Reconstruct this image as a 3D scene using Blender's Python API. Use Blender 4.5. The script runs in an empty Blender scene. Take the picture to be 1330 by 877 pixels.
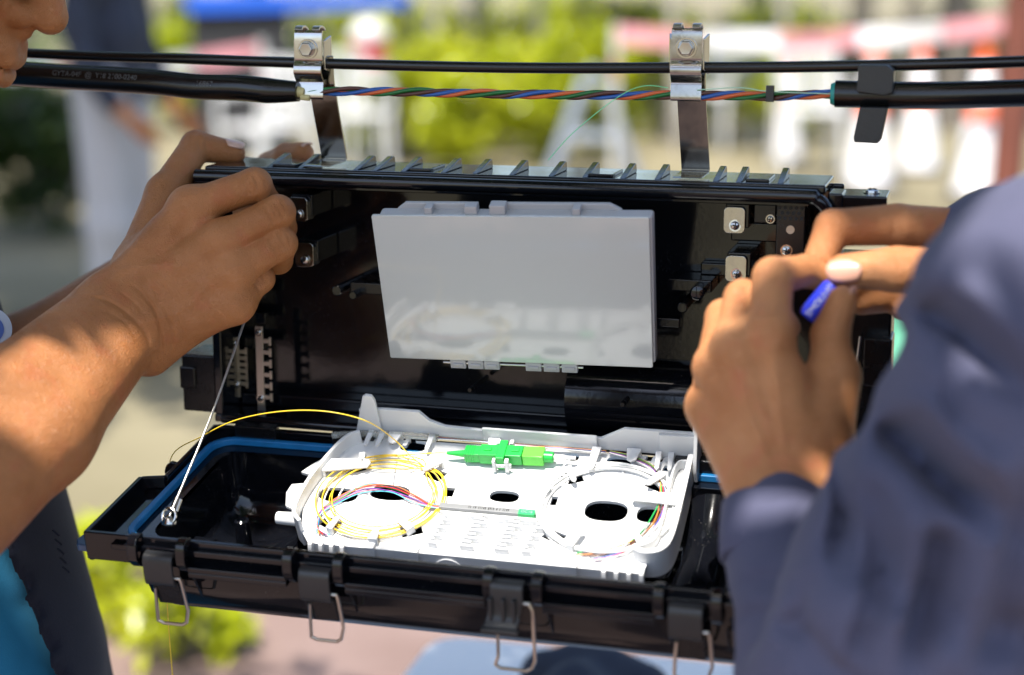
import bpy, bmesh, math, random
import numpy as np
from mathutils import Vector, Matrix
random.seed(7); np.random.seed(7)
R = math.radians
sc = bpy.context.scene
col = sc.collection

# ------------------------------------------------------------------ camera
YAW, PIT, LENS = R(15.6), R(12.0), 60.0
FW = np.array([-math.sin(YAW)*math.cos(PIT), math.cos(YAW)*math.cos(PIT), -math.sin(PIT)])
RT = np.array([math.cos(YAW), math.sin(YAW), 0.0]); UP = np.cross(RT, FW)
CAM = -1100.0*FW                                   # millimetres; the closure's middle is the origin
cd = bpy.data.cameras.new('camera'); cam = bpy.data.objects.new('camera', cd); col.objects.link(cam)
cam.location = Vector(CAM*0.001)
cam.rotation_euler = Vector(FW).to_track_quat('-Z', 'Y').to_euler()
cd.lens = LENS; cd.sensor_width = 36.0; cd.clip_start = 0.02; cd.clip_end = 2000
cd.dof.use_dof = True; cd.dof.focus_distance = 1.085; cd.dof.aperture_fstop = 3.1
cd.dof.aperture_blades = 9
sc.camera = cam

# ------------------------------------------------------------------ sky and sun
SUN_EL, SUN_AZ = R(68.0), R(192.0)
SUN = np.array([math.cos(SUN_EL)*math.sin(SUN_AZ), math.cos(SUN_EL)*math.cos(SUN_AZ), math.sin(SUN_EL)])
world = bpy.data.worlds.new('World'); sc.world = world; world.use_nodes = True
wn = world.node_tree.nodes; wl = world.node_tree.links
sky = wn.new('ShaderNodeTexSky'); sky.sky_type = 'NISHITA'; sky.sun_disc = False
sky.sun_elevation = SUN_EL; sky.sun_rotation = SUN_AZ
sky.air_density = 1.0; sky.dust_density = 2.2; sky.ozone_density = 1.0
wl.new(sky.outputs['Color'], wn['Background'].inputs['Color'])
wn['Background'].inputs['Strength'].default_value = 0.15
sd = bpy.data.lights.new('sun', 'SUN'); sun = bpy.data.objects.new('sun', sd); col.objects.link(sun)
sd.energy = 4.4; sd.angle = R(0.53); sd.color = (1.0, 0.95, 0.87)
sun.rotation_euler = Vector(-SUN).to_track_quat('-Z', 'Y').to_euler()
sun.location = (0, 0, 6)
vs = sc.view_settings; vs.view_transform = 'Standard'; vs.look = 'None'; vs.exposure = 1.25; vs.gamma = 1.0
GROUND = -1150.0

# ------------------------------------------------------------------ helpers
def V(*a): return np.array(a, float)
def at(px, py, dep):                               # a point in mm seen in a given direction at a given distance
    return CAM + (FW + RT*(px-665)/2216.7 - UP*(py-438.5)/2216.7)*dep
def ony(px, py, y=0.0):
    d = FW + RT*(px-665)/2216.7 - UP*(py-438.5)/2216.7
    return CAM + d*(y-CAM[1])/d[1]
def onplane(px, py, n, o):
    d = FW + RT*(px-665)/2216.7 - UP*(py-438.5)/2216.7
    return CAM + d*(n@(o-CAM))/(n@d)
def ong(px, py, z=GROUND): return onplane(px, py, V(0,0,1), V(0,0,z))

M = {}
def mat(name, base, rough=0.5, metal=0.0, var=0.0, vscale=30.0, bump=0.0, bscale=200.0, spec=0.5, sss=0.0,
        trans=0.0, alpha=1.0, rvar=0.0, coat=0.0, base2=None, ior=1.5, dust=0.0):
    m = bpy.data.materials.new(name); m.use_nodes = True; M[name] = m
    nt = m.node_tree; b = nt.nodes['Principled BSDF']; L = nt.links
    b.inputs['Base Color'].default_value = (*base, 1); b.inputs['Roughness'].default_value = rough
    b.inputs['Metallic'].default_value = metal; b.inputs['Specular IOR Level'].default_value = spec
    b.inputs['IOR'].default_value = ior
    if sss:
        b.inputs['Subsurface Weight'].default_value = sss
        b.inputs['Subsurface Radius'].default_value = (1.0, 0.35, 0.2); b.inputs['Subsurface Scale'].default_value = 0.006
    b.inputs['Transmission Weight'].default_value = trans; b.inputs['Alpha'].default_value = alpha
    b.inputs['Coat Weight'].default_value = coat
    tc = nt.nodes.new('ShaderNodeTexCoord')
    if var or base2 or rvar:
        n = nt.nodes.new('ShaderNodeTexNoise'); n.inputs['Scale'].default_value = vscale; n.inputs['Detail'].default_value = 5
        L.new(tc.outputs['Object'], n.inputs['Vector'])
        if var or base2:
            mx = nt.nodes.new('ShaderNodeMix'); mx.data_type = 'RGBA'
            c2 = base2 or tuple(min(1, c*(1+var)) for c in base); c1 = base if base2 else tuple(c*(1-var) for c in base)
            mx.inputs[6].default_value = (*c1, 1); mx.inputs[7].default_value = (*c2, 1)
            rp = nt.nodes.new('ShaderNodeMapRange'); rp.inputs[1].default_value = 0.35; rp.inputs[2].default_value = 0.65
            L.new(n.outputs['Fac'], rp.inputs[0]); L.new(rp.outputs[0], mx.inputs[0]); L.new(mx.outputs[2], b.inputs['Base Color'])
        if rvar:
            r = nt.nodes.new('ShaderNodeMapRange'); r.inputs[1].default_value = 0.3; r.inputs[2].default_value = 0.7
            r.inputs[3].default_value = max(0.02, rough-rvar); r.inputs[4].default_value = rough+rvar
            L.new(n.outputs['Fac'], r.inputs[0]); L.new(r.outputs[0], b.inputs['Roughness'])
    if dust:
        n = nt.nodes.new('ShaderNodeTexNoise'); n.inputs['Scale'].default_value = 950; n.inputs['Detail'].default_value = 2; L.new(tc.outputs['Object'], n.inputs['Vector'])
        n3 = nt.nodes.new('ShaderNodeTexNoise'); n3.inputs['Scale'].default_value = 22; n3.inputs['Detail'].default_value = 3; L.new(tc.outputs['Object'], n3.inputs['Vector'])
        r = nt.nodes.new('ShaderNodeMapRange'); r.inputs[1].default_value = 0.66; r.inputs[2].default_value = 0.74; r.inputs[4].default_value = dust; L.new(n.outputs['Fac'], r.inputs[0])
        r3 = nt.nodes.new('ShaderNodeMapRange'); r3.inputs[1].default_value = 0.45; r3.inputs[2].default_value = 0.7; L.new(n3.outputs['Fac'], r3.inputs[0])
        mu = nt.nodes.new('ShaderNodeMath'); mu.operation = 'MULTIPLY'; L.new(r.outputs[0], mu.inputs[0]); L.new(r3.outputs[0], mu.inputs[1])
        mx = nt.nodes.new('ShaderNodeMix'); mx.data_type = 'RGBA'; mx.inputs[6].default_value = (*base, 1); mx.inputs[7].default_value = (.35, .33, .30, 1)
        L.new(mu.outputs[0], mx.inputs[0]); L.new(mx.outputs[2], b.inputs['Base Color'])
    if bump:
        n2 = nt.nodes.new('ShaderNodeTexNoise'); n2.inputs['Scale'].default_value = bscale; n2.inputs['Detail'].default_value = 4
        L.new(tc.outputs['Object'], n2.inputs['Vector'])
        bp = nt.nodes.new('ShaderNodeBump'); bp.inputs['Strength'].default_value = bump; bp.inputs['Distance'].default_value = 0.001
        L.new(n2.outputs['Fac'], bp.inputs['Height']); L.new(bp.outputs[0], b.inputs['Normal'])
    return m

def tag(o, label=None, cat=None, group=None, kind=None):
    if label: o['label'] = label
    if cat: o['category'] = cat
    if group: o['group'] = group
    if kind: o['kind'] = kind
    return o
def empty(name, loc, label=None, cat=None, group=None):
    o = bpy.data.objects.new(name, None); col.objects.link(o); o.empty_display_size = 0.05
    o.location = Vector(loc)*0.001; o['org'] = [float(x) for x in loc]
    return tag(o, label, cat, group)
def org(o):
    while o is not None:
        if 'org' in o: return np.array(o['org'])
        o = o.parent
    return np.zeros(3)

class MB:
    """collects shapes in world millimetres and links them as one mesh object"""
    def __init__(s): s.v = []; s.f = []; s.uv = None
    def add(s, vs, fs):
        b = len(s.v); s.v += [tuple(map(float, p)) for p in vs]; s.f += [tuple(b+i for i in f) for f in fs]; return s
    def hexa(s, P):                                 # 8 points: bottom 4, top 4
        return s.add(P, [(3,2,1,0), (4,5,6,7), (0,1,5,4), (1,2,6,5), (2,3,7,6), (3,0,4,7)])
    def box(s, x0, x1, y0, y1, z0, z1, fr=None):
        P = [(x0,y0,z0), (x1,y0,z0), (x1,y1,z0), (x0,y1,z0), (x0,y0,z1), (x1,y0,z1), (x1,y1,z1), (x0,y1,z1)]
        return s.hexa([fr(*p) for p in P] if fr else P)
    def prism(s, outl, w0, w1, fr):                 # outline in the frame's first two axes
        n = len(outl)
        P = [fr(u, v, w0) for u, v in outl]+[fr(u, v, w1) for u, v in outl]
        return s.add(P, [tuple(range(n))[::-1], tuple(range(n, 2*n))]+[(i, (i+1) % n, n+(i+1) % n, n+i) for i in range(n)])
    def cyl(s, a, b, r0, r1=None, n=20, cap=True):
        return s.tube([a, b], [r0, r1 if r1 is not None else r0], n, cap)
    def tube(s, path, r, n=8, cap=True, closed=False):
        P = np.array([np.asarray(p, float) for p in path]); k = len(P)
        rr = r if isinstance(r, (list, tuple, np.ndarray)) else [r]*k
        T = np.gradient(P, axis=0) if k > 2 else np.array([P[1]-P[0]]*2)
        if closed: T = np.roll(P, -1, 0)-np.roll(P, 1, 0)
        T /= np.linalg.norm(T, axis=1)[:, None]+1e-12
        ref = V(0,0,1) if abs(T[0][2]) < 0.9 else V(1,0,0)
        N = np.cross(T[0], ref); N /= np.linalg.norm(N)
        ang = np.linspace(0, 2*math.pi, n, endpoint=False); vs = []
        for i in range(k):
            N = N-T[i]*(N@T[i]); N /= np.linalg.norm(N); B = np.cross(T[i], N)
            for a in ang: vs.append(P[i]+(N*math.cos(a)+B*math.sin(a))*rr[i])
        fs = []
        for i in range(k if closed else k-1):
            i2 = (i+1) % k
            for j in range(n): fs.append((i*n+j, i*n+(j+1) % n, i2*n+(j+1) % n, i2*n+j))
        if cap and not closed: fs += [tuple(range(n))[::-1], tuple(range((k-1)*n, k*n))]
        return s.add(vs, fs)
    def lathe(s, prof, a, ax, n=24):                # profile (distance along axis, radius)
        ax = np.asarray(ax, float); ax = ax/np.linalg.norm(ax); a = np.asarray(a, float)
        return s.tube_prof([a+ax*t for t, r in prof], [r for t, r in prof], ax, n)
    def tube_prof(s, P, rr, ax, n):
        ref = V(0,0,1) if abs(ax[2]) < 0.9 else V(1,0,0)
        N = np.cross(ax, ref); N /= np.linalg.norm(N); B = np.cross(ax, N); vs = []; k = len(P)
        for p, r in zip(P, rr):
            for j in range(n):
                t = 2*math.pi*j/n; vs.append(p+(N*math.cos(t)+B*math.sin(t))*r)
        fs = [(i*n+j, i*n+(j+1) % n, (i+1)*n+(j+1) % n, (i+1)*n+j) for i in range(k-1) for j in range(n)]
        return s.add(vs, fs+[tuple(range(n))[::-1], tuple(range((k-1)*n, k*n))])
    def strip(s, path, w0, w1, th, fr, closed=False):   # a wall standing along a path in the frame's plane
        P = np.array(path, float); k = len(P)
        T = (np.roll(P, -1, 0)-np.roll(P, 1, 0)) if closed else np.gradient(P, axis=0)
        T /= np.linalg.norm(T, axis=1)[:, None]+1e-12; N = np.stack([-T[:,1], T[:,0]], 1)*th/2
        A, B = P+N, P-N; vs = []; 
        a0, a1 = (w0, w1) if hasattr(w0, '__len__') else ([w0]*k, [w1]*k)
        for i in range(k): vs += [fr(*A[i], a0[i]), fr(*B[i], a0[i]), fr(*B[i], a1[i]), fr(*A[i], a1[i])]
        fs = []
        for i in range(k if closed else k-1):
            j = (i+1) % k
            for e in range(4): fs.append((i*4+e, i*4+(e+1) % 4, j*4+(e+1) % 4, j*4+e))
        if not closed: fs += [(3,2,1,0), ((k-1)*4, (k-1)*4+1, (k-1)*4+2, (k-1)*4+3)]
        return s.add(vs, fs)
    def build(s, name, m, parent=None, bevel=0.0, smooth=35, seg=2, base=None):
        v = np.array(s.v, float)
        if parent is not None: o0 = org(parent)
        elif base is not None: o0 = np.asarray(base, float)
        else: o0 = V((v[:,0].min()+v[:,0].max())/2, (v[:,1].min()+v[:,1].max())/2, v[:,2].min())
        me = bpy.data.meshes.new(name); me.from_pydata(((v-o0)*0.001).tolist(), [], s.f)
        bm = bmesh.new(); bm.from_mesh(me); bmesh.ops.recalc_face_normals(bm, faces=bm.faces); bm.to_mesh(me); bm.free()
        return link(name, me, m, parent, o0, bevel, smooth, seg)
def link(name, me, m, parent=None, o0=(0,0,0), bevel=0.0, smooth=35, seg=2):
    o = bpy.data.objects.new(name, me); col.objects.link(o)
    me.materials.append(M[m] if isinstance(m, str) else m)
    if smooth:
        me.polygons.foreach_set('use_smooth', [True]*len(me.polygons))
        if smooth < 180: me.set_sharp_from_angle(angle=R(smooth))
    if bevel:
        b = o.modifiers.new('bevel', 'BEVEL'); b.width = bevel*0.001; b.segments = seg; b.limit_method = 'ANGLE'; b.angle_limit = R(40)
        b.harden_normals = True
    if parent is not None: o.parent = parent
    else:
        o.location = Vector(o0)*0.001; o['org'] = [float(x) for x in o0]
    return o
def spline(pts, n=12, closed=False):                # Catmull-Rom through points
    P = [np.asarray(p, float) for p in pts]
    if closed: P = [P[-1]]+P+[P[0], P[1]]
    else: P = [2*P[0]-P[1]]+P+[2*P[-1]-P[-2]]
    out = []
    for i in range(1, len(P)-2):
        a, b, c, d = P[i-1:i+3]
        for k in range(n):
            t = k/n; out.append(0.5*((2*b)+(c-a)*t+(2*a-5*b+4*c-d)*t*t+(3*b-a-3*c+d)*t**3))
    if not closed: out.append(P[-2])
    return out
def roundrect(u0, u1, v0, v1, r, n=5):
    o = []
    for cx, cy, a0 in ((u1-r, v1-r, 0), (u0+r, v1-r, 90), (u0+r, v0+r, 180), (u1-r, v0+r, 270)):
        for k in range(n+1):
            a = R(a0+90*k/n); o.append((cx+r*math.cos(a), cy+r*math.sin(a)))
    return o
def oval(cu, cv, a, b, n=20, p=2.6):
    o = []
    for k in range(n):
        t = 2*math.pi*k/n; c, s_ = math.cos(t), math.sin(t)
        o.append((cu+a*math.copysign(abs(c)**(2/p), c), cv+b*math.copysign(abs(s_)**(2/p), s_)))
    return o
def ids(x, y, z): return V(x, y, z)
def fxz(y0=0): return lambda u, v, w: V(u, y0+w, v)   # outline in x-z, thickness along y
def sheet(outer, holes, fr, name, m, parent, thick, bevel=0.0):
    """flat sheet with holes, given a thickness"""
    bm = bmesh.new()
    for loop in [outer]+holes:
        vv = [bm.verts.new(Vector((p[0], p[1], 0))) for p in loop]
        for i in range(len(vv)): bm.edges.new((vv[i], vv[(i+1) % len(vv)]))
    bmesh.ops.triangle_fill(bm, edges=bm.edges[:], use_beauty=True)
    bmesh.ops.dissolve_limit(bm, angle_limit=0.01, verts=bm.verts[:], edges=[e for e in bm.edges if not e.is_boundary])
    for f in bm.faces:
        if f.normal.z < 0: f.normal_flip()
    ex = bmesh.ops.extrude_face_region(bm, geom=bm.faces[:])
    for g in ex['geom']:
        if isinstance(g, bmesh.types.BMVert): g.co.z -= thick
    o0 = org(parent) if parent is not None else V(0,0,0)
    for v in bm.verts: v.co = Vector((fr(*v.co)-o0)*0.001)
    bmesh.ops.recalc_face_normals(bm, faces=bm.faces)
    me = bpy.data.meshes.new(name); bm.to_mesh(me); bm.free()
    return link(name, me, m, parent, o0, bevel)
def text_mesh(s, size, name, m, parent, o, ex, ey, depth=0.15, align='CENTER', wrap_r=None):
    c = bpy.data.curves.new(name, 'FONT'); c.body = s; c.size = size; c.align_x = align; c.align_y = 'CENTER'; c.extrude = depth/2
    t = bpy.data.objects.new(name, c); col.objects.link(t)
    me = bpy.data.meshes.new_from_object(t.evaluated_get(bpy.context.evaluated_depsgraph_get()))
    bpy.data.objects.remove(t); bpy.data.curves.remove(c)
    ex = np.asarray(ex, float); ey = np.asarray(ey, float); ez = np.cross(ex, ey); o0 = org(parent)
    for v in me.vertices:
        x, y, z = v.co
        if wrap_r: a = y/wrap_r; p = o+ex*x+ey*math.sin(a)*(wrap_r+z)+ez*((wrap_r+z)*math.cos(a)-wrap_r)
        else: p = o+ex*x+ey*y+ez*z
        v.co = Vector((p-o0)*0.001)
    me.materials.clear()
    return link(name, me, m, parent, o0, 0, 0)
def copy_tree(o, parent=None):
    c = o.copy(); col.objects.link(c); c.parent = parent
    for ch in o.children: copy_tree(ch, c)
    return c

# ------------------------------------------------------------------ signed-distance bodies (smooth, continuous)
def smin(a, b, k):
    h = np.clip(0.5+0.5*(b-a)/k, 0, 1); return b+(a-b)*h-k*h*(1-h)
class Body:
    """a body grown from tapered limbs: group 'core' blends softly, every other group stays apart from the rest"""
    def __init__(s, h, kc=9.0, kf=3.0, kj=7.0): s.h, s.kc, s.kf, s.kj = h, kc, kf, kj; s.pr = []; s.cut = []; s.det = []; s.fn = None
    def cone(s, a, b, ra, rb, g='core', k=None): s.pr.append(('c', g, np.asarray(a, float), np.asarray(b, float), ra, rb, k)); return s
    def chain(s, pts, rr, g='core', k=None):
        for i in range(len(pts)-1): s.cone(pts[i], pts[i+1], rr[i], rr[i+1], g, k)
        return s
    def ell(s, c, r, ax=None, g='core', k=None):
        s.pr.append(('e', g, np.asarray(c, float), np.asarray(r, float), np.eye(3) if ax is None else np.asarray(ax, float), 0, k)); return s
    def crease(s, pts, width, depth): s.det.append((np.array(pts, float), width, depth)); return s   # depth>0 sinks, <0 raises
    def carve(s, c, r, ax=None, k=3.0): s.cut.append((np.asarray(c, float), np.asarray(r, float), np.eye(3) if ax is None else np.asarray(ax, float), k)); return s
    def mesh(s, planes=()):
        lo = np.full(3, 1e9); hi = -lo
        for p in s.pr:
            if p[0] == 'c':
                for q, r in ((p[2], p[4]), (p[3], p[5])): lo = np.minimum(lo, q-r); hi = np.maximum(hi, q+r)
            else: m = max(p[3]); lo = np.minimum(lo, p[2]-m); hi = np.maximum(hi, p[2]+m)
        h = s.h; lo -= 4*h; hi += 4*h
        n = np.ceil((hi-lo)/h).astype(int)+1
        ax = [lo[i]+h*np.arange(n[i], dtype=np.float32) for i in range(3)]
        BIG = 60.0; F = {}
        pad = 26.0 if h < 5 else 80.0
        for p in s.pr:
            g = p[1]
            if g not in F: F[g] = np.full(n, BIG, np.float32)
            if p[0] == 'c': mn = np.minimum(p[2]-p[4], p[3]-p[5]); mx = np.maximum(p[2]+p[4], p[3]+p[5])
            else: m = max(p[3]); mn = p[2]-m; mx = p[2]+m
            i0 = np.maximum(((mn-pad-lo)/h).astype(int), 0); i1 = np.minimum(((mx+pad-lo)/h).astype(int)+1, n)
            X = ax[0][i0[0]:i1[0]][:,None,None]; Y = ax[1][i0[1]:i1[1]][None,:,None]; Z = ax[2][i0[2]:i1[2]][None,None,:]
            sl = tuple(slice(i0[i], i1[i]) for i in range(3))
            if p[0] == 'c':
                a, b, ra, rb = p[2:6]; ba = b-a; l2 = max(ba@ba, 1e-6)
                t = np.clip(((X-a[0])*ba[0]+(Y-a[1])*ba[1]+(Z-a[2])*ba[2])/l2, 0, 1)
                d = np.sqrt((X-a[0]-t*ba[0])**2+(Y-a[1]-t*ba[1])**2+(Z-a[2]-t*ba[2])**2)-(ra+(rb-ra)*t)
            else:
                c, r, A = p[2:5]
                q = [((X-c[0])*A[i][0]+(Y-c[1])*A[i][1]+(Z-c[2])*A[i][2]) for i in range(3)]
                k0 = np.sqrt(sum((q[i]/r[i])**2 for i in range(3))); k1 = np.sqrt(sum((q[i]/r[i]**2)**2 for i in range(3)))+1e-9
                d = k0*(k0-1)/k1
            k = p[6] or (s.kc if g == 'core' else s.kf)
            F[g][sl] = smin(F[g][sl], np.minimum(d, BIG).astype(np.float32), k)
        core = F.pop('core', None)
        if F:
            fm = None
            for g in F: fm = F[g] if fm is None else smin(fm, F[g], 1.2)
            D = fm if core is None else smin(core, fm, s.kj)
        else: D = core
        for c, r, A, k in s.cut:
            m = max(r)+3*k; i0 = np.maximum(((c-m-lo)/h).astype(int), 0); i1 = np.minimum(((c+m-lo)/h).astype(int)+1, n)
            if (i1 <= i0).any(): continue
            X = ax[0][i0[0]:i1[0]][:,None,None]; Y = ax[1][i0[1]:i1[1]][None,:,None]; Z = ax[2][i0[2]:i1[2]][None,None,:]
            q = [((X-c[0])*A[i][0]+(Y-c[1])*A[i][1]+(Z-c[2])*A[i][2]) for i in range(3)]
            k0 = np.sqrt(sum((q[i]/r[i])**2 for i in range(3))); k1 = np.sqrt(sum((q[i]/r[i]**2)**2 for i in range(3)))+1e-9
            sl = tuple(slice(i0[i], i1[i]) for i in range(3)); D[sl] = -smin(-D[sl], k0*(k0-1)/k1, k)
        for pts, w, dep in s.det:
            for a, b in zip(pts[:-1], pts[1:]):
                mn, mx = np.minimum(a, b)-3*w, np.maximum(a, b)+3*w
                i0 = np.maximum(((mn-lo)/h).astype(int), 0); i1 = np.minimum(((mx-lo)/h).astype(int)+2, n)
                if (i1 <= i0).any(): continue
                X = ax[0][i0[0]:i1[0]][:,None,None]; Y = ax[1][i0[1]:i1[1]][None,:,None]; Z = ax[2][i0[2]:i1[2]][None,None,:]
                ba = b-a; l2 = max(ba@ba, 1e-6)
                t = ((X-a[0])*ba[0]+(Y-a[1])*ba[1]+(Z-a[2])*ba[2])/l2; tc = np.clip(t, 0, 1)
                d2 = (X-a[0]-tc*ba[0])**2+(Y-a[1]-tc*ba[1])**2+(Z-a[2]-tc*ba[2])**2
                D[tuple(slice(i0[i], i1[i]) for i in range(3))] += dep*np.exp(-d2/(w*w))*((t >= 0) & (t < 1))
        X = ax[0][:,None,None]; Y = ax[1][None,:,None]; Z = ax[2][None,None,:]
        if s.fn is not None: D = s.fn(D, X, Y, Z)
        for nrm, off in planes: D = np.maximum(D, X*nrm[0]+Y*nrm[1]+Z*nrm[2]-off)
        return nets(D, lo, h)
def nets(D, lo, h):
    I = D < 0; nx, ny, nz = D.shape
    cnt = np.zeros((nx-1, ny-1, nz-1), np.uint8)
    for a in (0,1):
        for b in (0,1):
            for c in (0,1): cnt += I[a:nx-1+a, b:ny-1+b, c:nz-1+c]
    act = (cnt > 0) & (cnt < 8); idx = np.argwhere(act); N = len(idx)
    vid = np.full(act.shape, -1, np.int64); vid[act] = np.arange(N)
    S = np.zeros((N, 3)); W = np.zeros(N)
    cor = [(a,b,c) for a in (0,1) for b in (0,1) for c in (0,1)]
    for p in cor:
        for e in range(3):
            if p[e]: continue
            q = list(p); q[e] = 1
            d0 = D[idx[:,0]+p[0], idx[:,1]+p[1], idx[:,2]+p[2]]; d1 = D[idx[:,0]+q[0], idx[:,1]+q[1], idx[:,2]+q[2]]
            m = (d0 < 0) != (d1 < 0); t = np.where(m, d0/np.where(d0 == d1, 1, d0-d1), 0)
            P = np.tile(np.array(p, float), (N, 1)); P[:,e] += t
            S[m] += P[m]; W[m] += 1
    ver = lo+(idx+S/W[:,None])*h
    Q = []
    for e in range(3):
        A = [slice(None)]*3; B = [slice(None)]*3; A[e] = slice(0, -1); B[e] = slice(1, None)
        a, b = I[tuple(A)], I[tuple(B)]; ch = np.argwhere(a != b); o1, o2 = (e+1) % 3, (e+2) % 3
        ok = (ch[:,o1] > 0) & (ch[:,o2] > 0) & (ch[:,o1] < D.shape[o1]-1) & (ch[:,o2] < D.shape[o2]-1); ch = ch[ok]
        fl = a[ch[:,0], ch[:,1], ch[:,2]]
        def g(d1, d2):
            c = ch.copy(); c[:,o1] += d1; c[:,o2] += d2; return vid[c[:,0], c[:,1], c[:,2]]
        q = np.stack([g(-1,-1), g(0,-1), g(0,0), g(-1,0)], 1); q[~fl] = q[~fl][:, ::-1]; Q.append(q)
    return ver, np.concatenate(Q)
def px_of(v):
    d = v-CAM; z = d@FW; return np.stack([665+2216.7*(d@RT)/z, 438.5-2216.7*(d@UP)/z, z], 1)
def surface_folds(mesh, paths, front=14.0):
    """sinks (depth>0) or raises soft grooves into the side of a surface that faces the work; paths are (points, width, depth mm)"""
    v, f = mesh; p = px_of(v); cell = 8; k = np.floor(p[:,:2]/cell).astype(int); k -= k.min(0); K_ = k[:,0]*100000+k[:,1]
    o = np.argsort(K_); ks = K_[o]; st = np.r_[0, np.flatnonzero(np.diff(ks))+1]; mn = np.minimum.reduceat(p[o,2], st); mm = np.zeros(len(v)); 
    mm[o] = np.repeat(mn, np.diff(np.r_[st, len(ks)])); fr = p[:,2] < mm+front; sh = np.zeros(len(v))
    for pts, w, dep in paths:
        P = np.array(spline([V(*q) for q in pts], 6)); a, b = P[:-1], P[1:]
        bb = np.flatnonzero(fr & (p[:,0] > P[:,0].min()-3*w) & (p[:,0] < P[:,0].max()+3*w) & (p[:,1] > P[:,1].min()-3*w) & (p[:,1] < P[:,1].max()+3*w))
        if not len(bb): continue
        q = p[bb,:2][:,None,:]; ba = (b-a)[None]; t = np.clip(((q-a[None])*ba).sum(2)/np.maximum((ba**2).sum(2), 1e-6), 0, 1)
        d2 = ((q-a[None]-t[...,None]*ba)**2).sum(2); i = d2.argmin(1); d = d2[np.arange(len(bb)), i]
        along = (i+t[np.arange(len(bb)), i])/len(a); fade = np.clip(np.minimum(along, 1-along)*5, 0.0, 1)
        sh[bb] += dep*np.exp(-d/(w*w))*fade
    return v+FW*sh[:,None], f
def body_obj(parts, name, m, parent, smooth_it=0):
    """one mesh from one or more (verts, quads)"""
    vs, fs, b = [], [], 0
    for v, f in parts: vs.append(v); fs.append(f+b); b += len(v)
    v = np.concatenate(vs); f = np.concatenate(fs); o0 = org(parent)
    me = bpy.data.meshes.new(name); me.vertices.add(len(v)); me.vertices.foreach_set('co', ((v-o0)*0.001).astype(np.float32).ravel())
    me.loops.add(len(f)*4); me.loops.foreach_set('vertex_index', f.astype(np.int32).ravel())
    me.polygons.add(len(f)); me.polygons.foreach_set('loop_start', np.arange(0, len(f)*4, 4, dtype=np.int32))
    me.update(calc_edges=True); me.validate()
    o = link(name, me, m, parent, o0, 0, 180)
    if smooth_it:
        s = o.modifiers.new('smooth', 'SMOOTH'); s.factor = 0.5; s.iterations = smooth_it
    return o

# ------------------------------------------------------------------ materials of the closure and cables
mat('black_gloss', (0.0035, 0.004, 0.006), 0.09, spec=0.5, dust=0.22, rvar=0.03, vscale=60, bump=0.02, bscale=300)
mat('black_satin', (0.006, 0.006, 0.007), 0.24, spec=0.45, rvar=0.06, vscale=90, bump=0.05, bscale=700)
mat('black_tab', (0.022, 0.023, 0.025), 0.36, spec=0.5, bump=0.12, bscale=900, rvar=0.06)
mat('cable_black', (0.006, 0.006, 0.006), 0.22, spec=0.5, bump=0.06, bscale=500, rvar=0.05)
mat('steel', (0.50, 0.48, 0.45), 0.17, metal=1.0, bump=0.03, bscale=400, rvar=0.06, vscale=120)
mat('strap_steel', (0.24, 0.23, 0.205), 0.13, metal=1.0, bump=0.02, bscale=300, rvar=0.05, vscale=60)
mat('steel_dull', (0.50, 0.47, 0.42), 0.30, metal=1.0, bump=0.05, bscale=800)
mat('gasket_blue', (0.012, 0.17, 0.42), 0.38, var=0.12, vscale=80)
mat('tab_blue', (0.05, 0.10, 0.20), 0.3)
mat('white_abs', (0.68, 0.68, 0.675), 0.38, sss=0.0, bump=0.03, bscale=500, rvar=0.06)
mat('grey_cover', (0.50, 0.512, 0.495), 0.085, spec=0.75, rvar=0.03, vscale=14, bump=0.006, bscale=25)
mat('wire_lanyard', (0.45, 0.44, 0.41), 0.35, metal=1.0, bump=0.3, bscale=1500)
mat('print_grey', (0.10, 0.10, 0.098), 0.6)
mat('grey_abs', (0.38, 0.38, 0.39), 0.4, bump=0.03, bscale=500)
mat('print_white', (0.75, 0.75, 0.74), 0.5)
mat('hole_dark', (0.004, 0.004, 0.004), 0.6)

# ------------------------------------------------------------------ the splice closure
clo = empty('splice_closure', (0, 0, -125), 'open black plastic fibre splice closure hanging from two steel straps', 'closure')
m = MB()
m.box(-213, 196, 1, 58, 99, 104.5)                                          # top plate
m.box(-213, 203, 50, 54, -68, 100)                                          # back
m.box(-213, 203, 2, 52, -72, -66)                                           # hinge side
m.box(-213, -206, 3, 52, -67, 99)
m.box(197, 203, 6, 52, -67, 97)
m.box(-205.5, 196.5, 40, 49, 86, 98); m.box(-206, 197, 30, 49.5, -66, -57)
bs = m.build('base_shell', 'black_gloss', clo, 1.6)
m = MB()                                                                     # front lip: a rounded rail that turns down at its right end
lip = spline([V(-217,-3,98), V(-100,-3,98), V(60,-3,98), V(178,-3,98), V(190,-2.5,96.5), V(197,-1,90), V(199,2,78)], 10)
m.tube(lip, 4.6, 12); m.box(-216, 186, -1, 6, 92, 100)
m.build('front_lip', 'black_gloss', clo)
m = MB(); q = [(45+25*math.cos(R(a)), -46+25*math.sin(R(a))) for a in range(90, 271, 15)]+[(52, -71.5), (52, -21)]
m.prism(q, 30, 150, lambda u, v, w: V(w, u, v)); m.build('cable_channel', 'black_gloss', clo)
m = MB(); m.box(126, 150, 14, 40, -34, -26); m.build('channel_clip', 'black_satin', clo, 1)
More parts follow.
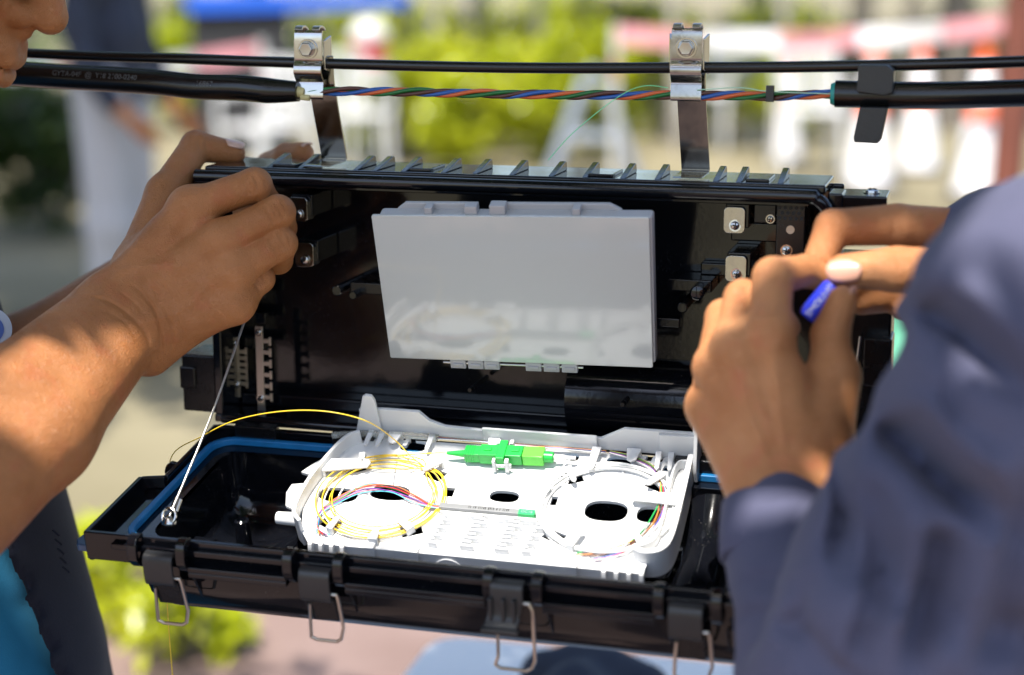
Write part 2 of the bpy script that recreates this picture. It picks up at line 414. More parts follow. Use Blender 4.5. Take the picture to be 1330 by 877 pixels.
# ribs across the top
rib = MB()
P = [(0,0,0), (2.2,0,0), (2.2,52,0), (0,52,0)]
rib.add([(0,0,0),(4,0,0),(4,37,0),(0,37,0),(0,31,6.4),(4,31,6.4),(4,35,6.0),(0,35,6.0)], [(3,2,1,0),(4,5,6,7),(0,1,5,4),(1,2,6,5),(2,3,7,6),(3,0,4,7)])
px = [345, 385, 457, 482, 519, 571, 612, 660, 711, 755, 804, 849, 925, 955, 1009]
r0 = None
for i, x in enumerate(px):
    p = ony(x, 220, 3.0); p[2] = 104.5
    if r0 is None:
        rr = MB(); rr.add([np.array(v)+p for v in rib.v], rib.f); r0 = rr.build('rib', 'black_satin', clo, 0.7); px0 = p
    else:
        o = r0.copy(); col.objects.link(o); o.parent = clo; o.location = Vector(p-px0)*0.001
for x, w in ((352, 34), (530, 30), (762, 34), (968, 30)):                    # raised pads between the ribs
    p = ony(x, 220, 6.0); m = MB(); m.box(p[0], p[0]+w*0.48, 8, 40, 104.2, 106.4); m.build('top_pad', 'black_gloss', clo, 0.8)
# ears and port blocks
m = MB(); m.box(-239, -213.5, 8, 46, 84, 95); m.box(-228, -213.5, 2, 8, 82, 92); m.build('end_ear', 'black_satin', clo, 1.2)
m = MB(); m.box(203.5, 232, 8, 44, 78, 98); m.box(197, 206, 4, 30, 84, 99.5); m.box(206, 228, 5, 9, 70, 79); ear = m.build('end_ear', 'black_gloss', clo, 1.2)
def screw(c, nrm, r, parent, name='screw', m_='steel'):
    c = np.asarray(c, float); nrm = np.asarray(nrm, float); nrm /= np.linalg.norm(nrm)
    s = MB(); s.lathe([(0, r*1.25), (0.5, r*1.25), (0.5, r*0.95), (1.6, r*0.9), (2.2, r*0.62), (2.4, 0.02)], c, nrm, 18)
    e1 = np.cross(nrm, V(0.2,0.3,1)); e1 /= np.linalg.norm(e1); e2 = np.cross(nrm, e1); b = c+nrm*2.2
    o = s.build(name, m_, parent, 0)
    s = MB()
    for a, bb in ((e1, e2), (e2, e1)):
        s.hexa([b+a*i*r*0.6+bb*j*r*0.13+nrm*k for k in (-0.6, 0.32) for i, j in ((-1,-1), (1,-1), (1,1), (-1,1))])
    s.build('screw_slot', 'hole_dark', o)
    return o
screw((221,7.5,89), (0,-1,0.1), 2.3, ear); screw((222,26,98), (0,0,1), 4.5, ear)
m = MB(); m.box(-237, -206.5, 4, 40, -66, -26); m.box(-238, -226, 2, 5, -50, -34); m.build('port_block', 'black_satin', clo, 2.0)
m = MB(); m.box(203.5, 238, 10, 44, -66, 60); m.build('port_block', 'black_satin', clo, 2.0)
m = MB()
for k in range(5): m.box(-206, -186, 34-0.4*k, 38, 50-k*18-4, 50-k*18+4)
m.build('port_ledge', 'black_gloss', clo, 0.8)
# metal clamp tabs on black holders
for x, y in ((388, 272), (396, 331), (954, 286), (956, 349)):
    c = ony(x, y, 12.0); s = 1 if x > 600 else -1
    m = MB(); m.prism(roundrect(c[0]-6.6, c[0]+6.6, c[2]-8, c[2]+8.2, 3.0), 0, 1.4, fxz(10.6))
    if s < 0: m.box(c[0]+5.4, c[0]+6.6, 11.5, 22, c[2]-7, c[2]+5)
    t = m.build('clamp_tab', 'steel', clo, 0.3)
    screw((c[0]+0.6, 10.6, c[2]-3.2), (0.15*s, -1, 0.1), 3.0, t)
    m = MB(); m.box(c[0]-6, c[0]+9, 14, 49, c[2]-5, c[2]+10); m.build('clamp_holder', 'black_gloss', clo, 1)
# comb brackets at the cable entries
def comb(px0, py0, px1, py1, y, m_):
    a, b = ony(px0, py0, y), ony(px1, py1, y); m = MB(); w = 5.5
    m.box(a[0], a[0]+w, y, y+1.6, b[2], a[2])
    n = 6
    for k in range(n):
        z = b[2]+10+(a[2]-b[2]-20)*k/(n-1)
        m.box(a[0]+w, a[0]+w+4.0, y, y+1.6, z-1.5, z+1.5); m.box(a[0]+w+4, a[0]+w+6.0, y, y+1.6, z-3.0, z+3.0)
    o = m.build('comb_bracket', m_, clo, 0.25)
    screw((a[0]+w/2, y, a[2]-4), (0,-1,0), 2.2, o); screw((a[0]+w/2, y, b[2]+9), (0,-1,0), 2.2, o)
comb(331, 424, 340, 534, 16, 'steel_dull'); comb(300, 438, 306, 516, 26, 'steel_dull')
# posts
for x, y, r, l, m_ in ((437, 378, 3.6, 44, 'black_gloss'), (458, 384, 2.8, 40, 'black_gloss'), (905, 381, 4.6, 40, 'black_gloss'), (886, 400, 3.4, 40, 'black_gloss'), (610, 507, 1.6, 40, 'black_satin'), (808, 526, 1.8, 44, 'black_satin')):
    c = ony(x, y, 4.0); m = MB(); m.lathe([(0, r*0.8), (0.6, r), (l, r)], c, (0,1,0), 18); m.build('post', m_, clo)
c = ony(868, 418, 8.0); m = MB(); m.box(c[0]-7, c[0]+8, 4, 14, c[2]-3, c[2]+3); m.build('wire_hook', 'black_gloss', clo, 1)
c = ony(912, 372, 20); m = MB(); m.box(c[0]-22, c[0]+6, 20, 48, c[2]-4, c[2]+4); m.build('cable_rest', 'black_gloss', clo, 1)
c = ony(480, 372, 20); m = MB(); m.box(c[0]-12, c[0]+20, 14, 48, c[2]-4.5, c[2]+3.5); m.build('cable_rest', 'black_satin', clo, 1)
# right cable entry: perforated block with screws
c = ony(1027, 290, 10.0)
m = MB(); m.box(c[0]-9, c[0]+9, 10, 44, c[2]-26, c[2]+22); m.box(c[0]-24, c[0]-10, 18, 44, c[2]-2, c[2]+10); blk = m.build('entry_block', 'black_satin', clo, 1)
m = MB()
for i in range(5):
    for j in range(3):
        u, w = c[0]-7+3.4*i+(1.7 if j % 2 else 0), c[2]+3+3.2*j
        if u < c[0]+8: m.cyl((u, 9.7, w), (u, 10.4, w), 1.25, n=8)
m.build('perforation', 'hole_dark', blk)
screw((c[0]-2, 10, c[2]-17), (0,-1,0), 3.0, blk); screw((c[0]-13.5, 18, c[2]+1), (0,-1,0), 2.3, blk)
for dz in (-4, 16): m = MB(); m.lathe([(0, 2.6), (1.0, 2.6), (1.0, 1.5), (0.2, 1.4)], (c[0], 10, c[2]+dz), (0,-1,0), 14); m.build('socket', 'steel_dull', blk)
m = MB(); m.box(c[0]-40, c[0]-10, 34, 48, c[2]-16, c[2]-4); m.box(c[0]-60, c[0]-10, 40, 49, c[2]-40, c[2]-32); m.build('cable_rest', 'black_gloss', clo, 1)
m = MB(); c = ony(1128, 466, 0); m.box(c[0]-3, c[0]+14, -6, 20, c[2]-16, c[2]+14); m.build('end_latch', 'black_satin', clo, 1.2)
m = MB(); c = ony(1113, 466, -4); m.tube([c+V(1.5,0,14), c+V(-1,-1,-18)], 1.1, 8); m.build('latch_wire', 'steel_dull', clo)

# lid shell: the open lower half, tilted towards the person
TB = R(11.0); BN = V(0, -math.sin(TB), math.cos(TB)); BV = V(0, -math.cos(TB), -math.sin(TB)); BO = V(0, 0, -70.0)
def B(u, v, w): return BO+V(u, 0, 0)+BV*v+BN*w
FV = 160.0
m = MB()
rimp = [(-208, 6), (-208, 84), (-223, 88), (-223, FV), (222, FV), (222, 88), (208, 84), (208, 6)]
m.strip([rimp[0], (-208, 20), (-208, 60), rimp[1]], -20, 0, 3.6, B)
m.strip([(-208,84), (-216,86), (-223, 88)], -20, 0.4, 3.0, B); m.strip([rimp[7], (208, 20), (208, 60), rimp[6]], -20, 0, 3.6, B)
m.strip([(-223, 88), (-223, 120), (-223, FV)], -20, 0.8, 3.4, B); m.strip([(222, 88), (222, 120), (222, FV)], -20, 0.8, 3.4, B)
m.box(-224.5, 223.5, FV-1.5, FV+2, -18, 1.0, B)
m.box(-208, 208, 3, 8, -20, -1, B)
hole = roundrect(-191, 191, 28, 146, 14)
lid = m.build('lid_shell', 'black_gloss', clo, 0.9)
led = [(-207, 6), (-207, 87), (-221.5, 90), (-221.5, FV-1.4), (220.5, FV-1.4), (220.5, 90), (207, 87), (207, 6)]
sheet(led, [hole], lambda u, v, w: B(u, v, w-8), 'rim_ledge', 'black_gloss', clo, 3.0)
# tub: lofted rounded rectangles, open on top
def loft(levels, fr, n=6):
    m = MB(); L = []
    for (u0, u1, v0, v1, r, w) in levels: L.append([fr(u, v, w) for u, v in roundrect(u0, u1, v0, v1, r, n)])
    k = len(L[0]); m.v = [tuple(p) for l in L for p in l]
    for i in range(len(L)-1):
        for j in range(k): m.f.append((i*k+j, i*k+(j+1) % k, (i+1)*k+(j+1) % k, (i+1)*k+j))
    m.f.append(tuple(range((len(L)-1)*k, len(L)*k))); return m
lv = [(-191, 191, 28, 146, 14, -8), (-191, 191, 28, 146, 14, -32), (-189, 189, 30, 145, 14, -43), (-183, 183, 35, 140, 14, -51), (-174, 174, 44, 132, 12, -55), (-160, 160, 60, 116, 10, -56)]
loft(lv, B).build('tub_inside', 'black_gloss', clo, smooth=60)
lo_ = [(a-9, b+9, c_-4, d+7, r+3, w-3) for a, b, c_, d, r, w in lv]; lo_[0] = (-201, 201, 24, 154, 17, -11.5)
loft(lo_, B).build('tub_outside', 'black_gloss', clo, smooth=60)
# things moulded in the tub
m = MB(); m.tube(spline([B(-118, 30, -12), B(-118, 33, -32), B(-118, 44, -45), B(-118, 70, -51)], 6), 9, 14); m.build('moulded_rib', 'black_gloss', clo)
m = MB(); m.tube(spline([B(-190, 92, -44), B(-150, 84, -50), B(-118, 62, -50), B(-60, 58, -51), B(40, 56, -51)], 8), 6, 12); m.build('moulded_rib', 'black_gloss', clo)
m = MB(); m.tube(spline([B(-126, 60, -50), B(-136, 86, -50), B(-150, 128, -50)], 8), 6, 12); m.build('moulded_rib', 'black_gloss', clo)
m = MB(); m.tube(spline([B(-96, 80, -50), B(-96, 110, -51), B(-96, 138, -50)], 6), 5, 12); m.build('moulded_rib', 'black_gloss', clo)
m = MB(); m.lathe([(0, 6), (34, 4.6), (35, 3.2), (28, 2.4)], B(-150, 100, -52), BN, 18); m.build('moulded_boss', 'black_gloss', clo)
for u in (138, 165):
    m = MB(); m.tube(spline([B(u, 28, -20), B(u, 60, -38), B(u, 110, -42)], 6), 16, 14); m.build('moulded_rib', 'black_gloss', clo)
for u0, v0 in ((-190, 10), (-120, 10), (110, 10)):
    m = MB(); m.box(u0, u0+30, v0-2, v0+6, -6, 5, B); m.build('hinge_knuckle', 'black_satin', clo, 1)
m = MB(); m.cyl(V(-205,-1,-68), V(200,-1,-68), 3.4, n=14); m.build('hinge_rod', 'black_gloss', clo)
# gasket
g = roundrect(-202.5, 202.5, 17, FV-5, 16, 7)
m = MB(); m.strip(g, -8.0, -3.4, 4.4, B, closed=True); m.build('gasket', 'gasket_blue', clo, 0.8)
# corner lug and side boss
m = MB(); m.prism([(-223, FV-22), (-230, FV-24), (-236, FV-19), (-237.5, FV-10), (-234, FV-4), (-223, FV-4)], -17, -12, B); m.build('corner_lug', 'tab_blue', clo, 1)
m = MB(); m.lathe([(0, 6), (6, 6), (8, 4), (8.5, 0.1)], B(-208, 66, -6), (-1,0,0.2), 18); m.build('side_boss', 'black_gloss', clo)
# front rail with clips
m = MB(); m.box(-205, 218, FV+2.4, FV+5.4, -7.5, -3.5, B); m.build('front_rail', 'black_gloss', clo, 0.7)
def fx(x):                                                                   # position along the front edge
    return onplane(x, 740+(x-415)*0.09, BV, B(0, FV+6, 0))[0]
cl = [178, 240, 378, 443, 637, 700, 857, 932]
for i in (1, 3, 5):
    a, b = fx(cl[i])+2.5, fx(cl[i+1])-2.5
    m = MB(); m.box(a, b, FV+2.2, FV+10, -19, -15.5, B); m.box(a, b, FV+8, FV+10, -15.6, -12, B); m.build('lower_rail', 'black_gloss', clo, 0.7)
clip0 = None
for x in cl:
    u = fx(x)
    if clip0 is None:
        m = MB(); pth = [(FV+1, 1.5), (FV+5, 3.2), (FV+9.5, 1.5), (FV+11, -4), (FV+10.6, -10), (FV+7, -14.5), (FV+3, -17)]
        m.strip(spline([V(*p) for p in pth], 5), -3.0, 3.0, 3.0, lambda a, b, w: B(u+w, a, b)); clip0 = m.build('rail_clip', 'black_gloss', clo, 0.6); u00 = u
    else:
        o = clip0.copy(); col.objects.link(o); o.parent = clo; o.location.x = (u-u00)*0.001
    m = MB(); m.prism([(FV+2.2, -19), (FV+10, -19), (FV+2.2, -36)], u-0.8+6, u+0.8+6, lambda a, b, w: B(w, a, b)); m.build('gusset', 'black_gloss', clo, 0.3)
# latches
def latch(x, kind):
    u = fx(x); w0 = 9.5
    root = MB()
    if kind == 0:
        root.strip(spline([V(FV+7, -5), V(FV+12, -6), V(FV+13.5, -12), V(FV+13, -22), V(FV+10, -24)], 5), -w0, w0, 2.4, lambda a, b, w: B(u+w, a, b))
        lt = root.build('latch', 'black_tab', clo, 0.7)
        m = MB(); m.hexa([B(u-7.5, FV+8, -23), B(u+10, FV+8, -23), B(u+10, FV+3, -41), B(u-6.5, FV+3, -41), B(u-7.5, FV+11, -23), B(u+10, FV+11, -23), B(u+10, FV+6, -41), B(u-6.5, FV+6, -41)]); m.build('latch_plate', 'black_satin', lt, 0.6)
        bx0, bx1, wb = u-6, u+12.5, -53
        pts = [B(u+6, FV+12, -19), B(bx1, FV+12, -19), B(bx1+0.6, FV+12, -21), B(bx1+1.5, FV+10, -42), B(bx1-1.2, FV+9, wb+2), B(bx1-4, FV+9, wb), B(bx0+2, FV+9, wb), B(bx0-1.5, FV+9, wb+1.6), B(bx0-1.0, FV+9, -42), B(bx0+0.4, FV+10, -28)]
    else:
        root.strip(spline([V(FV+7, -1), V(FV+12, -2), V(FV+13.5, -8), V(FV+15, -20), V(FV+20, -25)], 5), -w0, w0, 2.2, lambda a, b, w: B(u+w-1.5*max(0, -(b+10))/8, a, b))
        root.box(u-13.5, u+8, FV+18, FV+23, -27.5, -24.5, B)
        for du in (-7.5, 0, 6): root.box(u+du-2.4, u+du-0.2, FV+13, FV+18, -22, -8, B)
        lt = root.build('latch', 'black_tab', clo, 0.6)
        bx0, bx1, wb = u-6, u+14.5, -58
        pts = [B(u+9, FV+12, -12), B(bx1-2, FV+12, -12), B(bx1, FV+12.5, -16), B(bx1-0.5, FV+11, -50), B(bx1-3, FV+10, wb+2), B(bx1-6, FV+10, wb), B(bx0-1, FV+10, wb), B(bx0-4, FV+10, wb+2), B(bx0-2.0, FV+10, -50), B(bx0, FV+14, -28)]
    s = []
    for a, b in zip(pts[:-1], pts[1:]): s += [a*(1-t)+b*t for t in (0, 0.12, 0.88)]
    s.append(pts[-1]); m = MB(); m.tube(s, 1.05, 9); m.build('wire_bail', 'steel_dull', lt)
latch(211, 0); latch(413, 0); latch(662, 1); latch(893, 0)
# steel lanyard from the base to the lid
e = onplane(220, 680, BN, B(0, 0, -8)); a = at(322, 405, 1108)
m = MB(); m.tube(spline([e+V(0,0,4), e*0.5+a*0.5+V(0.8,0,-1), a], 14), 0.75, 7); lan = m.build('lanyard', 'wire_lanyard', clo)
m = MB(); d = (a-e)/np.linalg.norm(a-e); m.cyl(e+d*8-RT*1.2, e+d*17-RT*1.2, 1.5, n=10); m.cyl(e+d*8+RT*1.4, e+d*16+RT*1.4, 1.5, n=10); m.build('crimp', 'steel', lan, 0)
m = MB(); m.lathe([(0, 5), (1.5, 5), (3, 4), (4.6, 2.4), (5, 0.1)], e, BN, 18); m.tube([e+BN*3+V(4.5*math.cos(t), 2*math.sin(t), 4.5*math.sin(t)+2) for t in np.linspace(0, 6.283, 18, endpoint=False)], 1.1, 8, closed=True); m.build('anchor_screw', 'steel', lan)

# ------------------------------------------------------------------ upper, closed tray
BLp, BRp = ony(507, 465, 0), ony(848, 478, 0)
PU = (BRp-BLp); WP = np.linalg.norm(PU); PU /= WP
TLp = onplane(482, 280, V(0,1,0), V(0,-46,0)); PV = TLp-BLp; PV -= PU*(PV@PU); HP = np.linalg.norm(PV); PV /= HP; PW = np.cross(PU, PV)
TRp = onplane(843, 283, V(0,1,0), V(0,-42,0))
def PF(u, v, w):
    s, t = u/WP, v/HP; return BLp*(1-s)*(1-t)+BRp*s*(1-t)+TLp*(1-s)*t+TRp*s*t+PW*w
ut = empty('splice_tray', PF(WP/2, 0, 0), 'closed splice tray with glossy grey cover leaning forward inside the black shell', 'tray')
m = MB(); m.prism(roundrect(0, WP, 0, HP, 1.2, 3), -2, 0, PF); m.build('cover', 'grey_cover', ut, 0.4)
m = MB(); m.prism(roundrect(4, WP+1.5, 2, HP-0.5, 2, 3), -10, -2.3, PF)
m.prism([(14, HP-1), (20, HP+3.6), (60, HP+3.6), (63, HP-1)], -12, -9, PF); m.prism([(78, HP-1), (80, HP+3.6), (150, HP+3.6), (158, HP-1)], -12, -9, PF)
m.build('tray_body', 'grey_abs', ut, 0.8)
for a, b, z0 in ((60, 68, 5.2), (76, 86, 6), (128, 133, 4), (34, 39, 4)):
    m = MB(); m.box(a, b, HP-2, HP+z0, -9, -2.5, PF); m.build('cover_clip', 'grey_abs', ut, 0.5)
for a in (41, 53, 64, 92, 104, 116):
    m = MB(); m.box(a, a+10.5, -7, -0.4, -4, -0.6, PF); m.box(a+2, a+9, -5, -2.6, -0.6, 0.2, PF); m.build('hinge_tab', 'grey_abs', ut, 0.5)
m = MB(); m.cyl(PF(36, -3.4, -2), PF(130, -3.4, -2), 0.7, n=8); m.build('hinge_pin', 'steel_dull', ut)

# ------------------------------------------------------------------ aerial cable, clamps, straps
YW = 25.0
def wpath(pts, y=YW): return spline([ony(a, b, y) for a, b in pts], 10)
m = MB(); m.tube(wpath([(-260, 52), (50, 70), (230, 76), (400, 82), (660, 88), (900, 88), (1100, 86), (1330, 80), (1600, 68)]), 3.5, 16)
tag(m.build('messenger_wire', 'cable_black', None, 0, 180), 'thin black messenger wire that both steel clamps grip', 'wire')
m = MB(); lp = wpath([(-260, 76), (40, 97), (130, 102.5), (200, 106.8), (255, 112.6), (310, 114), (350, 117.8), (388, 119)], YW-6); m.tube(lp, [8.6]*(len(lp)-12)+list(np.linspace(8.6, 6.6, 12)), 20)
lc = m.build('drop_cable', 'cable_black', None, 0, 60); tag(lc, 'thick black printed cable whose cut end stops at the clamp above the hands', 'cable')
m = MB(); e = lp[-1]; m.cyl(e+V(-3,0,0), e+V(4,0.3,-0.6), 4.4, 3.0, 14); m.cyl(e+V(2,-1,-3.5), e+V(8,-1,-4), 2.0, n=10); m.build('core', mat('core_cream', (0.55, 0.48, 0.22), 0.5), lc)
d = V(1, 0, 0.0)
def cable_text(s, px, py, size):
    c = min(lp, key=lambda p: abs(p[0]-ony(px, py, YW-6)[0])); i = [k for k, p in enumerate(lp) if p is c][0]
    t = lp[min(i+1, len(lp)-1)]-lp[max(i-1, 0)]; t = t/np.linalg.norm(t); tc = CAM-c; tc -= t*(tc@t); tc /= np.linalg.norm(tc); u = np.cross(tc, t)
    a = R(14); nn = tc*math.cos(a)+u*math.sin(a); uu = np.cross(nn, t)
    text_mesh(s, size, 'print', 'print_grey', lc, c+nn*8.62, t, uu, 0.06, 'CENTER', 8.6)
cable_text('GYTA-04F  @  Y18 2100-0240', 130, 100, 5.0); cable_text('16867', 272, 106, 5.0)
m = MB(); rp = wpath([(1085, 122), (1200, 124), (1330, 121), (1600, 112)], YW-2); m.tube(rp, [8.2]*len(rp), 20)
rc = m.build('drop_cable', 'cable_black', None, 0, 60); tag(rc, 'thick black cable with teal sheath end held under the wire by a black clip', 'cable')
m = MB(); e = rp[0]; dd = (rp[1]-rp[0])/np.linalg.norm(rp[1]-rp[0]); m.lathe([(-2.6, 6.2), (0.3, 7.4), (2, 7.0)], e, dd, 18); m.build('sheath_end', mat('teal', (0.02, 0.28, 0.24), 0.4), rc)
# twisted loose tubes
tb = wpath([(388, 119), (440, 119), (660, 123), (870, 123), (1010, 124), (1085, 122)], YW-4)
S = np.cumsum([0]+[np.linalg.norm(b-a) for a, b in zip(tb[:-1], tb[1:])]); n = 300
Q = np.stack([np.interp(np.linspace(0, S[-1], n), S, np.array(tb)[:,i]) for i in range(3)], 1); SS = np.linspace(0, S[-1], n)
for k, (nm, c) in enumerate((('blue', (0.02, 0.10, 0.36)), ('orange', (0.62, 0.12, 0.03)), ('green', (0.01, 0.14, 0.03)), ('brown', (0.09, 0.03, 0.02)))):
    ph = 2*math.pi*(SS/62.0)*-1+k*math.pi/2+0.25*np.sin(SS/37.0)+0.9*np.sin(SS/83.0+.6)+.35*np.sin(SS/29.0+k)
    r = 1.75+.22*np.sin(SS/21.0+k*2); pth = Q+np.stack([0*ph, np.cos(ph)*r, np.sin(ph)*r+.5*np.sin(SS/55.0)], 1)
    m = MB(); m.tube(pth, 1.35, 9); tag(m.build('loose_tube', mat('tube_'+nm, c, 0.32), None, 0, 180), nm+' loose tube twisted into the bundle between the two clamps', 'tube')
m = MB(); m.tube(wpath([(905, 117), (960, 114), (1000, 119), (1078, 122)], YW-8), 0.35, 6); tag(m.build('thread', mat('thread_green', (0.45, 0.7, 0.5), 0.5), None), 'pale green thread lying loose on the twisted tubes', 'thread')
m = MB(); m.tube(wpath([(712, 208), (745, 172), (800, 128), (835, 112), (868, 114)], YW-10), 0.28, 6); tag(m.build('thread', mat('thread_bright', (0.2, 0.75, 0.35), 0.5), None), 'fine green fibre strand slanting down behind the shell ribs', 'thread')
# hanger: strap with clamp
def hanger(px_t, px_b, label, yb, xo=0.0):
    ct, cb = ony(px_t, 125, YW), ony(px_b, yb, YW); zt = ct[2]
    root = empty('cable_hanger', (cb[0], YW, 104), label, 'cable hanger', 'steel strap hangers')
    m = MB(); hw = 9.0
    L = [(YW-1.0, 176, 0), (YW-0.4, 160, 0.05), (YW+1.5, 150, .2), (YW+4.0, 138, .4), (YW+6, 128, .6), (YW+8, 118, .8), (YW+9.4, 110, .95), (YW+8.4, 107.0, 1), (YW-4, 106.2, 1), (YW-21, 106.0, 1)]
    P = spline([V((ct[0]+xo)*(1-t)+cb[0]*t, y, z) for y, z, t in L], 6); k = len(P); vs = []
    for p in P: vs += [p+V(-hw,0,0), p+V(hw,0,0), p+V(hw,1.6,0.6), p+V(-hw,1.6,0.6)]
    fs = [(i*4+e, i*4+(e+1) % 4, i*4+4+(e+1) % 4, i*4+4+e) for i in range(k-1) for e in range(4)]+[(3,2,1,0), (k*4-4, k*4-3, k*4-2, k*4-1)]
    m.add(vs, fs); m.build('strap', 'strap_steel', root, 0.25)
    c = V(ct[0], YW, ony(px_t, 88, YW)[2])                                    # wire centre
    hw = 9.6                                                                  # clamp cheek, pressed round the wire
    prof = [(-4.5, 24), (-6.2, 21), (-6.4, 7), (-6.0, 4.5), (-8.6, 1.5), (-9.2, -2.5), (-6.8, -6.5), (-5.0, -8.8), (-5.4, -11), (-6.4, -18.5), (-5.0, -19.6)]
    m = MB(); m.strip(spline([V(*p) for p in prof], 6), -hw, hw, 1.5, lambda a, b, w: c+V(w, a, b)); clamp = m.build('clamp_cheek', 'steel', root, 0.3)
    for s in (-1, 1):
        m = MB(); m.strip(spline([V(-8.5, 24.5), V(-6, 26.5), V(-1, 26.5), V(3, 24.5)], 5), -2.6, 2.6, 1.4, lambda a, b, w: c+V(s*6.0+w, a, b)); m.build('clamp_hook', 'steel_dull', root, 0.3)
        m = MB(); m.hexa([c+V(s*(hw+0.6)-0.7, -5, -1), c+V(s*(hw+0.6)+0.7, -5, -1), c+V(s*(hw+2.4)+0.7, 3, -4), c+V(s*(hw+2.4)-0.7, 3, -4), c+V(s*(hw+0.6)-0.7, -5, 18), c+V(s*(hw+0.6)+0.7, -5, 18), c+V(s*(hw+2.4)+0.7, 3, 21), c+V(s*(hw+2.4)-0.7, 3, 21)]); m.build('clamp_flange', 'steel', root, 0.4)
    m = MB(); m.lathe([(0, 6.6), (1.2, 6.6), (1.2, 5.2), (1.8, 5.0)], c+V(0,-7.3,12.5), (0.05,-1,-0.05), 24)
    b = m.build('bolt', 'steel', root, 0.2)
    m = MB(); m.lathe([(0, 4.9), (2.8, 4.9), (3.6, 4.2), (3.5, 3.2)], c+V(0,-9,12.5), (0.05,-1,-0.05), 6); m.build('bolt_head', 'steel_dull', b, 0.3)
    m = MB(); m.box(c[0]-8.5, c[0]+8.5, YW-4, YW+5, c[2]-18, c[2]-8); m.build('clamp_back', 'steel_dull', root, 0.4)
hanger(407, 427, 'steel strap hanger with a bolted clamp at the cut end of the printed cable', 214, 5.5)
hanger(893, 900, 'steel strap hanger with a bolted clamp between the twisted tubes and the black cable clip', 224, 2.0)
c = ony(1135, 118, YW-4)                                                      # black plastic cable clip
m = MB(); m.prism([(-9, 16), (8, 16), (12, 13), (12, 0), (7, -2), (-9, 0)], -15, 6, lambda a, b, w: V(c[0]+a, YW-4+w, c[2]+b))
kc = m.build('clip_block', 'black_tab', None, 0.8); 
root = empty('cable_clip', V(c[0], YW-4, c[2]-25), 'square black plastic clip joining the thick cable to the wire above it', 'clip')
o0 = org(kc); kc.parent = root; kc.location = Vector((o0-org(root))*0.001); del kc['org']
m = MB(); m.prism([(-7, -9), (9.5, -9), (6, -29), (4, -30.5), (-9.5, -30), (-10, -27)], -14, 2, lambda a, b, w: V(c[0]+a, YW-4+w, c[2]+b)); m.build('clip_tail', 'black_tab', root, 0.8)
m = MB(); c2 = ony(1003, 122, YW-9)
m.box(c2[0]-4, c2[0]+1, YW-9, YW-7, c2[2]-5, c2[2]+5); tag(m.build('tape_scrap', 'black_tab', None, 0.4), 'tiny black tape scrap wrapped on the twisted tubes', 'tape')

# ------------------------------------------------------------------ the open white splice tray
TT = R(26.0); TN = V(0, -math.sin(TT), math.cos(TT)); TV = V(0, -math.cos(TT), -math.sin(TT)); TO = V(0, -4.0, -66.0)
def T(u, v, w): return TO+V(u, 0, 0)+TV*v+TN*w
def tuv(px, py, w=0.0):
    q = onplane(px, py, TN, TO+TN*w); return q[0], (q-TO)@TV
tr = empty('splice_tray', T(0, 60, -14), 'open white plastic splice tray with coiled yellow fibre in the lower half of the closure', 'tray')
outer = [(-104, 4), (122, 4), (122, 86)]+[(109+13*math.cos(R(a)), 88+13*math.sin(R(a))) for a in range(0, 91, 15)]+[(108, 110), (-102, 110), (-110, 100), (-116, 80), (-116, 60), (-112, 36)]
LC, RC = V(-67, 66), V(76, 60)
holes = [oval(-64, 60, 13, 7), oval(9.9, 54.8, 9.5, 5.2), oval(76, 60, 13.5, 9.0), oval(-97, 66, 13, 6.5),
         oval(103, 60, 8, 7), [(-29,51),(-23,51),(-23,59),(-29,59)], [(40,51),(44,51),(44,59),(40,59)], [(94,44),(100,44),(100,49),(94,49)],
         oval(-62, 15, 9, 5.5), oval(75, 15, 8, 5), oval(44, 14, 5, 3.5)]
for (cu, cv) in (LC, RC):
    for a, b in ((-1,-1), (1,-1), (-1,1), (1,1)):
        du, dv = a*27, b*26
        h_ = [(cu+du-8, cv+dv-2), (cu+du+4, cv+dv-6.5), (cu+du+8, cv+dv+1), (cu+du-4, cv+dv+6.5)]
        holes.append(h_ if a*b > 0 else [(2*(cu+du)-x, y) for x, y in h_][::-1])
for k in range(4): holes.append([(-96+9*k, 8), (-93+9*k, 8), (-94+9*k, 15), (-97+9*k, 15)])
for k in range(4):
    for j in range(2): holes.append([(92+7*k-j*1.5, 7+8*j), (96+7*k-j*1.5, 7+8*j), (95+7*k-j*1.5, 12+8*j), (91+7*k-j*1.5, 12+8*j)])
holes = [h for h in holes if h is not None]
sheet(outer, holes, T, 'tray_floor', 'white_abs', tr, 2.2)
# rear wall with its stepped top
m = MB()
bw = [(-100, 0), (126, 0), (126, 30), (122, 30), (121.5, 19), (78, 19), (62, 9.5), (-18, 9), (-42, 10), (-52, 14), (-58, 21), (-98, 21), (-100, 19)]
m.prism(bw, 0, 2.4, lambda a, b, w: T(a, 2.5+w, b))
m.build('rear_wall', 'white_abs', tr, 0.5); m = MB(); m.box(-16, 60, 5.2, 7.0, 2, 12.6, T); m.build('rear_bar', 'white_abs', tr, 0.5)
m = MB(); m.prism([(-104, 2), (-94, 33), (-92, 34.5), (-87.5, 34), (-86, 30), (-85.5, 2)], 5.2, 7.6, lambda a, b, w: T(a, w, b)); m.build('corner_fin', 'white_abs', tr, 0.6)
m = MB(); m.prism([(2.5, -6), (22, -6), (22, 6), (8, 30), (2.5, 30)], 123.5, 126, lambda a, b, w: T(w, a, b)); m.box(100, 123.5, 5, 7, 0, 18, T); m.build('corner_fin', 'white_abs', tr, 0.6)
